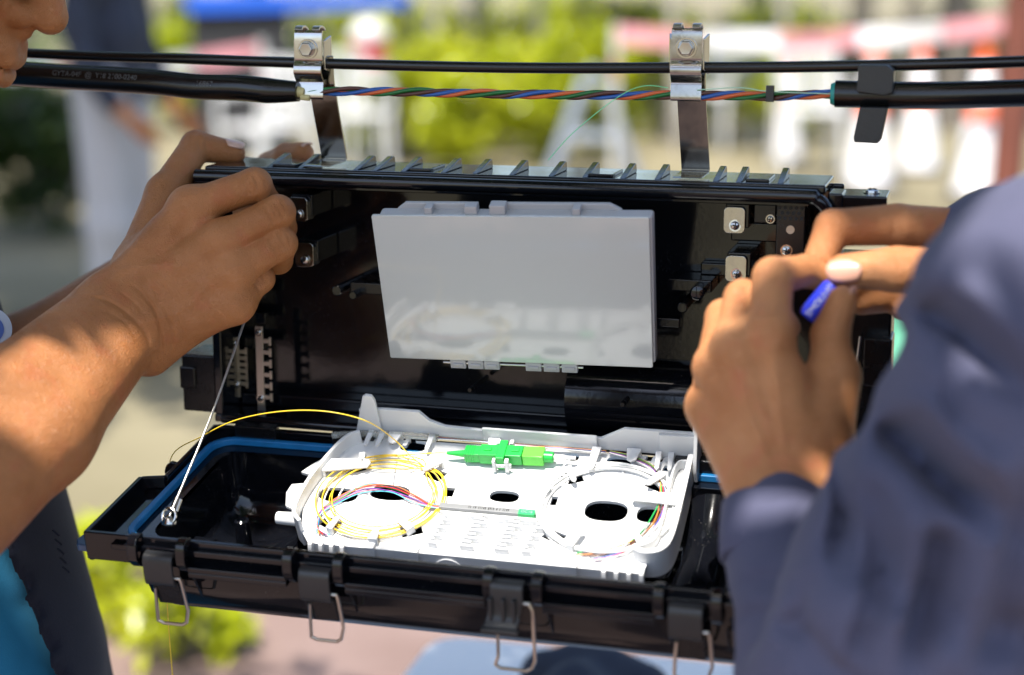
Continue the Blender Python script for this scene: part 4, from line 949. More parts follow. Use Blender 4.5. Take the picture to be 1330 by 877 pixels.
# torso, shirt and vest: he stands beside the closure, facing along it
TC = lambda f, l, z: HO*V(1,1,0)+V(0,0,HO[2])+hf*f+hl*l+V(0,0,z)
bt = Body(7.0, kc=60, kf=30, kj=40)
bt.chain([TC(-84, 0, -175), TC(-100, 0, -260), TC(-74, 0, -400), TC(-48, 0, -520), TC(-42, 0, -650), TC(-60, 0, -770)], [62, 96, 106, 108, 110, 110])
for s in (-1, 1):
    bt.chain([TC(-130, s*70, -265), TC(-100, s*80, -430), TC(-62, s*70, -620), TC(-65, s*60, -760)], [76, 88, 90, 90])
    bt.chain([TC(-140, s*130, -250), TC(-165, s*165, -275)], [62, 66])
sh_r = TC(-165, -165, -275); sh_l = TC(-165, 165, -275)
bt.chain([sh_r, sh_r*.45+el*.55], [68, 62]); bt.chain([sh_l, sh_l*.45+le_*.55], [68, 62])
bt.fn = lambda D, X, Y, Z: D+2.5*np.sin(X*.05+Z*.021)*np.sin(Y*.06-Z*.03)
body_obj([bt.mesh()], 'shirt', 'teal_shirt', pl, 3)
for sh, ee in ((sh_r, el), (sh_l, le_)): ba = Body(4.0, kc=20); ba.chain([sh*.6+ee*.4, ee], [48, 42]); body_obj([ba.mesh()], 'upper_arm', 'skin_tan', body, 2)
# open vest: front panels standing off the shirt
bv = Body(6.0, kc=60)
bv.chain([TC(-92, 0, -250), TC(-66, 0, -400), TC(-40, 0, -520), TC(-28, 0, -650), TC(-30, 0, -800)], [114, 120, 120, 120, 122])
for s in (-1, 1): bv.chain([TC(-104, s*60, -255), TC(-80, s*72, -430), TC(-52, s*62, -620), TC(-50, s*56, -800)], [90, 100, 104, 106])
def vest_fn(D, X, Y, Z):
    f = (X-HO[0])*hf[0]+(Y-HO[1])*hf[1]; l = (X-HO[0])*hl[0]+(Y-HO[1])*hl[1]; z = Z-HO[2]
    D = D+2.0*np.sin(Z*.03+f*.04)*np.sin(l*.05)
    D = np.maximum(D, -0.30*(np.minimum(z, -240)+240)-0.28*l-f-2); D = np.maximum(D, z+215); D = np.maximum(D, -790-z)
    return D
bv.fn = vest_fn
vest = body_obj([bv.mesh()], 'vest', 'navy_vest', pl, 2)
# badge on the vest
bc = at(-14, 428, 1082)
m = MB(); m.lathe([(0, 14), (0.8, 14), (0.9, 11.6), (0.9, 0.1)], bc, CAM-bc, 28); bdg = m.build('badge', mat('badge_white', (0.35, 0.37, 0.42), 0.7), pl)
bn = (CAM-bc)/np.linalg.norm(CAM-bc)
m = MB(); m.lathe([(0.8, 9), (1.5, 9), (1.6, .1)], bc, bn, 24); m.build('badge_centre', mat('badge_blue', (0.05, 0.09, 0.28), 0.7), bdg)
m = MB(); p = at(74, 716, 1062)
for k in range(5): q = p+V(0,0,12-6*k)+RT*(1.2*k); m.tube([q-RT*2+V(0,0,2), q+RT*2-V(0,0,2)], 0.8, 6)
m.build('stitching', 'navy_vest', vest)
bl = Body(9.0, kc=40)
for s in (-1, 1): bl.chain([TC(-60, s*70, -740), TC(-60, s*85, -1000), TC(-70, s*95, GROUND+90-HO[2])], [100, 78, 58])
body_obj([bl.mesh()], 'trousers', 'trousers', pl, 2)
for s in (-1, 1):
    m = Body(6.0, kc=20); m.chain([TC(-80, s*95, GROUND+45-HO[2]), TC(70, s*105, GROUND+38-HO[2])], [44, 37]); body_obj([m.mesh()], 'shoe', 'black_satin', pl, 2)

# ---- the person holding the blue tube
pr_base = V(*at(1500, 600, 820)[:2], GROUND)
pr = empty('person', pr_base, 'person in slate purple uniform shirt holding a small blue tube between both hands', 'person')
D1 = 945
wr = at(1022, 652, 905); el = at(1080, 985, 815)
ax = (el-wr)/np.linalg.norm(el-wr); sd_ = np.cross(ax, FW); sd_ /= np.linalg.norm(sd_)
if sd_@RT < 0: sd_ = -sd_
J = [[at(1000, 432, 915), at(1004, 360, 928), at(1045, 352, 952), at(1072, 362, 958)],
     [at(954, 448, 922), at(965, 388, 942), at(1000, 398, 968), at(1022, 425, 972)],
     [at(929, 478, 934), at(940, 412, 958), at(968, 428, 984), at(992, 452, 982)],
     [at(922, 528, 944), at(922, 470, 972), at(945, 482, 994), at(966, 500, 990)]]
th = [at(1062, 590, 922), at(1082, 490, 928), at(1078, 435, 931), at(1094, 391, 930)]
b = Body(1.7, kj=6.0)
add_hand(b, J, th, wr, wr*.5+el*.5, side=sd_, wr=(16, 10), so=(9, 8), fr=[(11.5, 11.0, 9.0, 8.0), (11.5, 10.6, 9.2, 8.0), (11, 10.2, 8.8, 7.8), (10.2, 9.2, 8, 7)])
b.cone(J[3][0], wr-sd_*12, 11.5, 16, 'core', 9); b.cone(th[1], wr+sd_*8, 12, 17, 'core', 12)
for f in J:
    b.ell(up_(f[0], 4), (9.5, 9.5, 9.5), None, 'core', 6); d = wr-f[0]; b.crease([up_(f[0]+d*.06, 13), up_(f[0]+d*.30, 14), up_(f[0]+d*.62, 16)], 3.4, -1.0)
lh = b.mesh()
HF = []
for (cx, cy) in ((1000, 432), (950, 450), (928, 480)):
    for k in (-12, -4, 4, 12): HF.append(([(cx-14, cy+k+3), (cx, cy+k-2), (cx+14, cy+k+2)], 2.2, .9))
for (cx, cy) in ((1006, 350), (966, 382), (940, 408)):
    for k in (-5, 2, 9): HF.append(([(cx-14, cy+k+4), (cx, cy+k), (cx+12, cy+k+3)], 2.0, .9))
HF += [([(1000, 450), (1010, 520), (1020, 600)], 5, -1.2), ([(955, 470), (975, 540), (1005, 620)], 5, -1.2), ([(965, 640), (1010, 652), (1060, 645)], 2.4, 1.2), ([(962, 625), (1005, 636), (1050, 630)], 2.2, .8), ([(1062, 430), (1075, 434), (1090, 430)], 2, .9), ([(1060, 424), (1074, 427), (1088, 423)], 2, .7)]
lh = surface_folds(lh, HF)
wr2 = at(1400, 330, 975); el2 = at(1620, 420, 900); ax2 = (el2-wr2)/np.linalg.norm(el2-wr2); s4 = np.cross(ax2, FW); s4 /= np.linalg.norm(s4)
if s4@UP < 0: s4 = -s4
J2 = [[at(1268, 300, 985), at(1165, 292, 978), at(1082, 296, 972), at(1064, 338, 966)], [at(1280, 335, 998), at(1200, 340, 995), at(1130, 352, 990), at(1096, 380, 980)],
      [at(1290, 368, 1004), at(1222, 378, 1002), at(1160, 386, 996), at(1118, 392, 984)], [at(1300, 398, 1004), at(1250, 408, 1004), at(1205, 405, 998), at(1172, 402, 990)]]
th2 = [at(1320, 350, 955), at(1240, 352, 942), at(1165, 350, 944), at(1096, 352, 950)]
b = Body(1.7, kj=6.0)
add_hand(b, J2, th2, wr2, el2, side=s4, wr=(18, 22), tag_='b', fr=[(12.5, 12.0, 10.6, 9.2), (12, 11, 9.6, 8.4), (11, 10.2, 8.8, 7.8), (10.2, 9.2, 8, 7)])
b.chain(th2[1:], [13, 12.4, 9.4], 'bt', 3)
rh = b.mesh()
rh = surface_folds(rh, [([(x+k, 332+abs(k)*.2), (x+k-2, 350), (x+k, 372)], 2.2, .9) for x in (1165,) for k in (-9, -3, 3, 9)]+[([(x+k, 272), (x+k+2, 290), (x+k, 312)], 2.2, .9) for x in (1165,) for k in (-6, 0, 6)])
body = body_obj([lh, rh], 'body', 'skin_warm', pr, 2)
nail_patch(at(1096, 350, 939.0), th2[3]-th2[2], -FW+UP*.25, 20, 13.5, body, 'nail_pale')
nail_patch(th[3]+RT*6.0+UP*1-FW*2, th[3]-th[2], RT*.9-FW*.4, 14, 11, body, 'nail_pale')
# uniform shirt: sleeves, shoulder and torso
SHL = at(1392, 418, 765); SHR = at(1720, 300, 1010)
bs_ = Body(4.0, kc=34, kf=20, kj=10)
cu = at(1018, 700, 893)
bs_.chain([at(1018, 668, 900), cu, wr*.5+el*.5, el], [26, 28, 36, 46], 'forearm'); bs_.chain([el, el*.66+SHL*.34, SHL], [50, 56, 63])
mid = (SHL+SHR)/2; back = mid+V(0,0,-60)
bs_.chain([SHL, mid, SHR], [62, 80, 66]); bs_.chain([mid+V(0,0,-40), mid+V(0,0,-250), mid+V(0,0,-480), mid+V(0,0,-620)], [120, 125, 118, 120])
for q in (SHL, SHR):
    p = q*.62+mid*.38; bs_.chain([p+V(0,0,-60), p+V(0,0,-280), p+V(0,0,-600)], [84, 92, 95])
bs_.chain([at(1292, 318, 988), wr2, el2, SHR], [36, 38, 52, 66])
def folds(D, X, Y, Z):
    u = X*.045+Y*.03; w = 4.5*np.sin(u*1.1+Z*.05+1.6*np.sin(Z*.023+X*.02))*np.sin(Z*.033-X*.024+Y*.03)
    return D+w+0.7*np.sin(X*.11-Z*.13)*np.sin(Y*.12+Z*.07)
bs_.fn = folds
P = [SHL*.9+el*.1+V(0,0,40)]
a_, b_ = SHL, el; dd = (b_-a_)/np.linalg.norm(b_-a_)
for t, lat, dep in ((.12, 66, 10), (.34, 62, 14), (.55, 60, 12), (.75, 56, 10)):
    c = a_*(1-t)+b_*t; s5 = np.cross(dd, FW); s5 /= np.linalg.norm(s5)
    bs_.crease([c+dd*(18*math.cos(x*1.4))+s5*lat*math.sin(x)-FW*lat*math.cos(x) for x in np.linspace(-1.2, 1.2, 9)], 11, dep)
pn = (at(1018, 668, 900)-cu); pn /= np.linalg.norm(pn); ptop = at(1018, 672, 899)
vq = bs_.mesh()
vq = surface_folds(vq, [([(1110, 455), (1150, 412), (1205, 404), (1262, 436), (1345, 524)], 16, 24), ([(1120, 420), (1165, 368), (1225, 366), (1280, 400), (1345, 470)], 20, -9),
    ([(1135, 545), (1185, 580), (1240, 632), (1300, 682)], 17, 30), ([(1150, 510), (1200, 535), (1255, 585), (1305, 626)], 19, -20), ([(1100, 470), (1094, 560), (1098, 660), (1085, 760)], 14, 22),
    ([(1120, 600), (1150, 690), (1140, 800), (1100, 890)], 20, 16), ([(1230, 680), (1215, 760), (1180, 890)], 22, 22), ([(1180, 640), (1190, 740), (1150, 860)], 18, -7), ([(1330, 560), (1290, 690), (1230, 890)], 22, -8),
    ([(1255, 450), (1235, 520), (1240, 590)], 16, 8), ([(1330, 600), (1310, 760), (1270, 890)], 18, 9),
    ([(948, 770), (990, 752), (1040, 760), (1075, 745)], 8, 6), ([(940, 830), (985, 800), (1030, 820), (1070, 800)], 9, 8), ([(935, 800), (975, 775), (1030, 790)], 9, -4), ([(945, 880), (985, 850), (1040, 850)], 9, 7)], 40.0)
shirt = body_obj([vq], 'uniform_shirt', 'slate_uniform', pr, 3)
# cuff: a turned band round the wrist
ct, cb = at(1019, 662, 902), at(1016, 735, 884); cax = (ct-cb)/np.linalg.norm(ct-cb)
m = MB(); e1 = np.cross(cax, FW); e1 /= np.linalg.norm(e1); e2 = np.cross(cax, e1); n = 40; prof = [(0, 30.5), (0.06, 32.6), (.5, 33.4), (.94, 33.0), (1, 31.6), (1.0, 29.8), (.6, 29.6), (.2, 29.8)]; vs = []
for t, r in prof:
    for j in range(n):
        a = 2*math.pi*j/n; rr = r*(1+.02*math.sin(3*a+1)); vs.append(cb+(ct-cb)*t+(e1*math.cos(a)*1.0+e2*math.sin(a)*.84)*rr)
k = len(prof); m.add(vs, [(i*n+j, i*n+(j+1) % n, ((i+1) % k)*n+(j+1) % n, ((i+1) % k)*n+j) for i in range(k) for j in range(n)]); m.build('cuff', 'slate_uniform', shirt, 0, 60)
# head (turned to the work) and legs
yw = R(-62); hf = RT*math.sin(yw)+V(FW[0], FW[1], 0)*math.cos(yw); hf /= np.linalg.norm(hf); hl = np.cross(V(0,0,1), hf); HO2 = mid+V(0,0,300)+hf*60
H2 = lambda x, y, z: HO2+hf*x+hl*y+V(0,0,1)*z
hb = head_body(H2, 3.0).mesh(); body_obj([hb], 'head', 'skin_warm', body, 2); hair_cap(H2, pr); eyes(H2, pr)
bl = Body(9.0, kc=40)
for q in (SHL, SHR): p = q*.45+mid*.55; bl.chain([V(p[0], p[1], mid[2]-600), V(p[0], p[1], GROUND+520), V(p[0], p[1], GROUND+90)], [105, 78, 58])
body_obj([bl.mesh()], 'trousers', 'trousers', pr, 2)
for q in (SHL, SHR):
    p = q*.45+mid*.55; m = Body(6.0, kc=20); m.chain([V(p[0], p[1], GROUND+45)-hf*30, V(p[0], p[1], GROUND+38)+hf*130], [44, 37]); body_obj([m.mesh()], 'shoe', 'black_satin', pr, 2)
# the blue tube between the fingers
a, b2 = at(1048, 412, 942), at(1083, 371, 938); mat('tube_print_blue', (0.03, 0.05, 0.62), 0.35)
m = MB(); m.tube([a, a*.9+b2*.1, b2*.9+a*.1, b2], [5.0, 5.8, 5.8, 5.0], 20); bt_ = m.build('marker_tube', 'tube_print_blue', None, 0, 50); tag(bt_, 'small blue plastic tube with white print pinched between fingertips', 'tube')
ex = (b2-a)/np.linalg.norm(b2-a); nn = -FW-ex*(-FW@ex); nn /= np.linalg.norm(nn); ey = np.cross(nn, ex)
text_mesh('SMOUVE', 5.2, 'print', 'print_white', bt_, (a+b2)/2+nn*5.85+ey*1.0, ex, ey, 0.1, 'CENTER', 5.8)

# ------------------------------------------------------------------ the place around
mat('ground_earth', (0.115, 0.098, 0.052), 0.95, base2=(0.19, 0.165, 0.10), vscale=0.9, bump=0.4, bscale=30)
mat('path_brick', (0.135, 0.088, 0.075), 0.9, base2=(0.18, 0.125, 0.11), vscale=3.0, bump=0.4, bscale=40)
m = MB(); m.add([(-400000, -60000, GROUND), (400000, -60000, GROUND), (400000, 900000, GROUND), (-400000, 900000, GROUND)], [(0,1,2,3)])
tag(m.build('ground', 'ground_earth', None, 0, 0), kind='structure')
gf = V(FW[0], FW[1], 0); gf /= np.linalg.norm(gf); CG = V(CAM[0], CAM[1], 0)
def G(r, f, z=0.0): return CG+RT*r+gf*f+V(0,0,GROUND+z)          # metres-like placing on the ground: right, forward (mm)
m = MB(); m.add([G(-9000, -3000, 4), G(9000, -3000, 4), G(9000, 3850, 4), G(-9000, 4350, 4)], [(0,1,2,3)]); tag(m.build('path', 'path_brick', None, 0, 0), kind='structure')
mat('leaf_lime', (0.36, 0.42, 0.012), 0.22, base2=(0.55, 0.56, 0.03), vscale=1.2); mat('leaf_green', (0.05, 0.10, 0.012), 0.25, base2=(0.10, 0.17, 0.02), vscale=1.5); mat('leaf_dark', (0.025, 0.05, 0.012), 0.22, base2=(0.06, 0.10, 0.02), vscale=2)
for k in ('leaf_lime', 'leaf_green', 'leaf_dark'):
    nt = M[k].node_tree; b = nt.nodes['Principled BSDF']; tr_ = nt.nodes.new('ShaderNodeBsdfTranslucent'); mx = nt.nodes.new('ShaderNodeMixShader'); mx.inputs[0].default_value = 0.5
    src = b.inputs['Base Color'].links[0].from_socket; nt.links.new(src, tr_.inputs['Color']); nt.links.new(b.outputs[0], mx.inputs[1]); nt.links.new(tr_.outputs[0], mx.inputs[2]); nt.links.new(mx.outputs[0], nt.nodes['Material Output'].inputs[0])
mat('bark', (0.10, 0.085, 0.065), 0.9, base2=(0.19, 0.165, 0.135), vscale=8, bump=0.8, bscale=25); mat('bark_pale', (0.30, 0.27, 0.23), 0.9, base2=(0.40, 0.36, 0.31), vscale=6, bump=0.6, bscale=20)
def leaves(P, size, rs, flat=0.5):
    """bent leaf blades at points P (n,3): returns an MB-like (verts, faces)"""
    n = len(P); az = rs.uniform(0, 2*np.pi, n); tl = rs.normal(0, flat, n); L = size*rs.uniform(.7, 1.3, n)
    d = np.stack([np.cos(az)*np.cos(tl), np.sin(az)*np.cos(tl), np.sin(tl)], 1); s = np.stack([-np.sin(az), np.cos(az), rs.normal(0, .35, n)], 1); s /= np.linalg.norm(s, axis=1)[:,None]
    up = np.cross(d, s); v = np.stack([P-d*L[:,None]*.5, P+s*L[:,None]*.24+up*L[:,None]*.06, P+d*L[:,None]*.5-up*L[:,None]*.08, P-s*L[:,None]*.24+up*L[:,None]*.06], 1).reshape(-1, 3)
    i = np.arange(n)*4; f = np.concatenate([np.stack([i, i+1, i+2], 1), np.stack([i, i+2, i+3], 1)]); return v, f
def leaf_obj(P, size, name, m_, parent, seed, flat=.5):
    rs = np.random.RandomState(seed); v, f = leaves(P, size, rs, flat); o0 = org(parent)
    me = bpy.data.meshes.new(name); me.from_pydata(((v-o0)*.001).tolist(), [], f.tolist()); return link(name, me, m_, parent, o0, 0, 0)
def blob_points(n, c, r, rs, clumps=14):
    cc = rs.normal(0, 1, (clumps, 3)); cc /= np.linalg.norm(cc, axis=1)[:,None]; cc *= rs.uniform(.35, 1, (clumps, 1))**.5; 
    p = cc[rs.randint(0, clumps, n)]*.75+rs.normal(0, .17, (n, 3)); return np.asarray(c)+p*np.asarray(r)
def trunk_mb(base, top, r0, r1, rs, limbs=4, spread=700):
    m = MB(); base = np.asarray(base, float); top = np.asarray(top, float); mid_ = (base+top)/2+V(rs.normal(0, 40), rs.normal(0, 40), 0)
    p = spline([base-V(0,0,30), base+V(0,0,120), mid_, top], 6); m.tube(p, list(np.concatenate([[r0*1.5, r0*1.3], np.linspace(r0*1.12, r1, len(p)-2)])), 12)
    for k in range(limbs):
        a = rs.uniform(0, 6.28); q = top-(top-base)*rs.uniform(0.02, .25); e = q+V(math.cos(a)*spread, math.sin(a)*spread, spread*rs.uniform(.6, 1.2)); m.tube(spline([q, (q+e)/2+V(0,0,-spread*.1), e], 5), list(np.linspace(r1*.75, r1*.2, 11)), 8)
    return m
def tree(base, h, r0, label, m_bark, m_leaf, seed, crown=(2300, 2300, 2900), n=2600, size=300, group=None, lean=(0, 0)):
    rs = np.random.RandomState(seed); base = np.asarray(base, float); top = base+V(lean[0], lean[1], h); t = empty('tree', base, label, 'tree', group); n = int(n*1.5)
    trunk_mb(base, top, r0, r0*.7, rs).build('trunk', m_bark, t, 0, 180)
    leaf_obj(blob_points(n, top+V(0,0,crown[2]*.7), crown, rs), size, 'crown', m_leaf, t, seed+1); return t
def shrub(base, r, label, m_leaf, seed, n=1500, size=110, group=None, hh=None, name='shrub'):
    rs = np.random.RandomState(seed); base = np.asarray(base, float); t = empty(name, base, label, 'shrub', group); hh = hh or r
    m = MB()
    for k in range(5): a = rs.uniform(0, 6.28); m.tube(spline([base, base+V(math.cos(a)*r*.3, math.sin(a)*r*.3, hh*.7), base+V(math.cos(a)*r*.6, math.sin(a)*r*.6, hh*1.5)], 4), list(np.linspace(r*.03+6, 3, 9)), 6)
    m.build('stem', 'bark', t, 0, 180); P = blob_points(n, base+V(0,0,hh), (r, r, hh), rs); P[:,2] = np.maximum(P[:,2], GROUND+20)
    leaf_obj(P, size, 'foliage', m_leaf, t, seed+1, .7); return t
def gpx(px, f, z=0.0):                                             # ground point in the direction of a column at a forward distance
    return G((px-665)/2216.7*f*1.0, f, z)
# unseen overhead tree, crown shaped to shade the people, gaps cut for sun patches
rs = np.random.RandomState(11); tb_ = G(-1500, -1900)
ot = empty('tree', tb_, 'unseen broad leafy tree with its crown shaped to shade the closure and both people', 'tree')
ttop = tb_+V(0,0,2700)
m = trunk_mb(tb_, ttop, 150, 110, rs, 0)
for e in (V(-900,-300,1400), V(300,-300,1300), V(900,-800,1700), V(-300,500,1600), V(600,600,1900), V(-1200,900,1700)): m.tube(spline([ttop-V(0,0,60), (ttop+e)/2+V(0,0,150), e], 6), list(np.linspace(70, 12, 13)), 8)
m.build('trunk', 'bark', ot, 0, 180)
n = 9000
P = np.stack([rs.uniform(-1500, 1700, n), rs.uniform(-1500, 700, n), rs.uniform(1300, 2200, n)], 1)
def shadow(P, z): return P-SUN*((P[:,2]-z)/SUN[2])[:,None]
keep = np.ones(n, bool)
def gap(c, r):                                                     # drops leaves that would shade a spot meant to be sunlit
    global keep
    q = shadow(P, c[2]); keep &= (((q[:,0]-c[0])/r[0])**2+((q[:,1]-c[1])/r[1])**2) > 1
LIT = [(V(-25, -72, -90), (225, 92)), (at(105, 525, 1010), (80, 62)), (at(55, 425, 1205), (60, 70)), (at(1330, 300, 770), (130, 110)), (at(1034, 622, 900), (24, 28)), (at(1140, 335, 945), (70, 60)), (at(1000, 400, 925), (24, 24)), (at(995, 725, 880), (30, 26))]
for c, r in LIT: gap(c, r)
fx_ = 0.5+0.5*np.sin(P[:,0]*.0031+1)*np.sin(P[:,1]*.0036+2)
near = (np.abs(P[:,0]) < 900) & (np.abs(P[:,1]+150) < 800)
keep &= near | (rs.uniform(0, 1, n) < .35+.65*fx_)
EX = []                                                            # extra leaves added to shade the gripping hand, shell and sleeve
for c, r, k in ((at(255, 330, 1080), (95, 85), 1400), (at(150, 400, 1070), (45, 40), 200), (V(0, 25, 100), (260, 60), 800), (at(1180, 560, 800), (110, 110), 500)):
    t = rs.uniform(1250, 1900, k); EX.append(c+SUN*t[:,None]+np.stack([rs.uniform(-1, 1, k)*r[0], rs.uniform(-1, 1, k)*r[1], rs.uniform(-60, 60, k)], 1))
EX = np.concatenate(EX); ke = np.ones(len(EX), bool)
for c, r in LIT: q = shadow(EX, c[2]); ke &= (((q[:,0]-c[0])/r[0])**2+((q[:,1]-c[1])/r[1])**2) > 1
leaf_obj(np.concatenate([P[keep], EX[ke]]), 110, 'crown', 'leaf_green', ot, 12, .4)

# trees behind
tree(gpx(615, 18910), 3900, 210, 'pale grey tree trunk among lime shrubs behind the twisted tubes', 'bark_pale', 'leaf_lime', 21, n=2200)
tree(gpx(757, 17080), 3900, 114, 'slender grey trunk behind the middle of the wire', 'bark_pale', 'leaf_green', 22, n=1800)
tree(gpx(1230, 15616), 3900, 162, 'dark thick tree trunk beside the barrier poles', 'bark', 'leaf_green', 23, n=2400)
tree(gpx(1108, 20130), 3900, 144, 'dark narrow tree trunk behind the traffic cones', 'bark', 'leaf_green', 24, n=2000)
tree(gpx(330, 23180), 3900, 252, 'stout dark tree trunk behind the blue covered stall', 'bark', 'leaf_dark', 25, n=2000)
tree(gpx(30, 18910), 3900, 180, 'mossy tree trunk far behind the gripping hand', 'bark', 'leaf_green', 26, n=2200)
tree(gpx(975, 26840), 3900, 192, 'far trunk of a lime leaved tree behind the white chairs', 'bark', 'leaf_lime', 27, n=2200)
tree(gpx(490, 29280), 3900, 204, 'far tree trunk in the hedge behind the stall', 'bark', 'leaf_lime', 28, n=2200)
tree(gpx(-330, 6600), 3000, 170, 'unseen spreading tree added to shade the ground beside the person in navy', 'bark', 'leaf_green', 29, crown=(2500, 3000, 900), n=3000, size=240)  # out of view, added so its crown shades the ground at left
for k_, (px_, f_, r_, lb_) in enumerate(((560, 14500, 42, 'thin pale sapling beside the lime shrub and the bucket'), (878, 13500, 40, 'thin pale sapling just beside the steel strap'), (1010, 15500, 46, 'thin pale sapling behind the pink tape'), (1172, 14800, 60, 'thin dark sapling between the two dark trunks'), (700, 15200, 50, 'thin pale sapling rising from the wide lime shrub'))):
    tree(gpx(px_, f_), 3600, r_, lb_, 'bark' if k_ == 3 else 'bark_pale', 'leaf_lime', 80+k_, crown=(900, 900, 900), n=500, size=220)
i = 0
for px_, f, r, hh, m_, lb in ((535, 12800, 480, 560, 'leaf_lime', 'lime green shrub growing beside the pale trunk'), (472, 13200, 330, 460, 'leaf_lime', 'lime shrub right behind the pink bucket'), (596, 12100, 330, 400, 'leaf_lime', 'low lime shrub at the foot of the pale trunk'), (772, 12900, 330, 520, 'leaf_lime', 'upright lime shrub at the foot of the slender trunk'), (1000, 14200, 420, 560, 'leaf_lime', 'lime shrub among the white chairs and cones'), (70, 9200, 520, 460, 'leaf_dark', 'dark bushy shrub behind the person in navy'), (255, 15500, 500, 560, 'leaf_lime', 'lime shrub beside the blue covered stall'), (650, 13600, 420, 500, 'leaf_lime', 'rounded lime shrub in front of the pale trunk'), (715, 12600, 430, 560, 'leaf_lime', 'tall lime shrub in front of the slender trunk'), (860, 14800, 500, 560, 'leaf_lime', 'lime shrub behind the grey trestle'), (690, 17000, 800, 700, 'leaf_lime', 'wide lime shrub between the pale trunk and the slender trunk'),
        (845, 20000, 750, 640, 'leaf_green', 'green shrub between the slender trunk and the steel strap'), (900, 16500, 330, 480, 'leaf_lime', 'small upright lime shrub by the white chairs'), (975, 15500, 300, 420, 'leaf_lime', 'narrow lime shrub behind the pink tape'),
        (430, 21000, 800, 640, 'leaf_lime', 'lime shrub behind the bucket'), (230, 19500, 700, 640, 'leaf_lime', 'lime shrub behind the person in navy'), (20, 13000, 500, 430, 'leaf_green', 'green shrub at the foot of the mossy trunk'),
        (1160, 17500, 900, 620, 'leaf_dark', 'dark shrub behind the traffic cones'), (600, 16800, 900, 640, 'leaf_dark', 'dark shrub filling the gap behind the pale trunk'), (790, 17500, 900, 640, 'leaf_dark', 'dark shrub behind the slender trunk and the trestle'), (330, 16500, 900, 640, 'leaf_dark', 'dark shrub just behind the blue covered stall'), (1010, 18500, 900, 640, 'leaf_green', 'green shrub behind the white chairs and cones'), (1010, 25000, 900, 620, 'leaf_lime', 'far lime shrub beyond the tape'), (760, 27000, 1300, 650, 'leaf_lime', 'far wide lime hedge shrub beyond the slender trunk'), (1290, 24000, 1000, 640, 'leaf_green', 'far green shrub behind the brown post'), (560, 28000, 1400, 650, 'leaf_lime', 'far pale shrub closing the view behind the stall'), (120, 26000, 1300, 640, 'leaf_green', 'far green shrub beyond the person in navy')):
    shrub(gpx(px_, f), r, lb, m_, 40+i, group='shrubs along the back', hh=hh, size=130 if f > 18000 else 110); i += 1
for px_, f, r in ((160, 3450, 150), (225, 3300, 130), (120, 3700, 130)):
    shrub(gpx(px_, f), r, ('leafy plant at the path edge nearest the hanging yellow fibre', 'low leafy plant under the latch beside the pink path', 'low leafy plant behind the navy vest hem')[i % 3], 'leaf_lime', 60+i, n=260, size=60, group='low plants by the path', hh=r*.75, name='low_plant'); i += 1

# barrier tape on poles
mat('tape_red', (0.62, 0.27, 0.29), 0.35); mat('tape_white', (0.78, 0.76, 0.76), 0.35); mat('white_plastic', (0.55, 0.55, 0.54), 0.35); mat('cone_orange', (0.85, 0.13, 0.03), 0.4); mat('rust_post', (0.12, 0.035, 0.02), 0.55, base2=(0.17, 0.05, 0.03), vscale=5)
def tape(A, Bp, label, stripe=330, w=95):
    root = empty('barrier_tape', (A+Bp)/2*V(1,1,0)+V(0,0,min(A[2], Bp[2])-w), label, 'tape'); L = np.linalg.norm(Bp-A); n = max(2, int(L/stripe))
    for mm_, par in (('tape_red', 0), ('tape_white', 1)):
        for k in range(n):
            if k % 2 != par: continue
            m = MB(); vs = []; ff = []; N_ = 4
            for j in range(N_+1):
                t = (k+j/N_)/n; p = A*(1-t)+Bp*t-V(0,0,70*4*t*(1-t)); tw = gf*(10*math.sin(t*23)); vs += [p+V(0,0,w/2)+tw, p-V(0,0,w/2)-tw, p-V(0,0,w/2)-tw+gf*2, p+V(0,0,w/2)+tw+gf*2]
            for j in range(N_):
                for e in range(4): ff.append((j*4+e, j*4+(e+1) % 4, j*4+4+(e+1) % 4, j*4+4+e))
            ff += [(0,1,2,3), (N_*4, N_*4+3, N_*4+2, N_*4+1)]; m.add(vs, ff); m.build('stripe', mm_, root, 0, 60)
TP = [at(-120, 82, 9000), at(340, 66, 9600), at(800, 45, 10400), at(1330, 28, 10300)]
tape(TP[0], TP[1], 'red and white barrier tape hanging in front of the person in navy'); tape(TP[2], TP[3], 'red and white barrier tape in front of the traffic cones', 420, 105)
for p, lb in zip(TP[1:], ('white barrier pole by the blue covered stall', 'white barrier pole behind the steel strap', 'white barrier pole beside the brown post')):
    root = empty('barrier_pole', V(p[0], p[1], GROUND), lb, 'pole', 'barrier poles'); m = MB(); m.lathe([(0, 150), (30, 145), (45, 40), (60, 24)], V(p[0], p[1], GROUND), (0,0,1), 18); m.build('base', 'white_plastic', root)
    m = MB(); m.cyl(V(p[0], p[1], GROUND+55), V(p[0], p[1], p[2]+60), 20, n=14); m.build('pole', 'white_plastic', root); m = MB(); m.cyl(V(p[0], p[1], p[2]-260), V(p[0], p[1], p[2]-150), 21, n=14); m.build('red_band', 'tape_red', root)
mat('stall_dark', (0.02, 0.02, 0.022), 0.8)
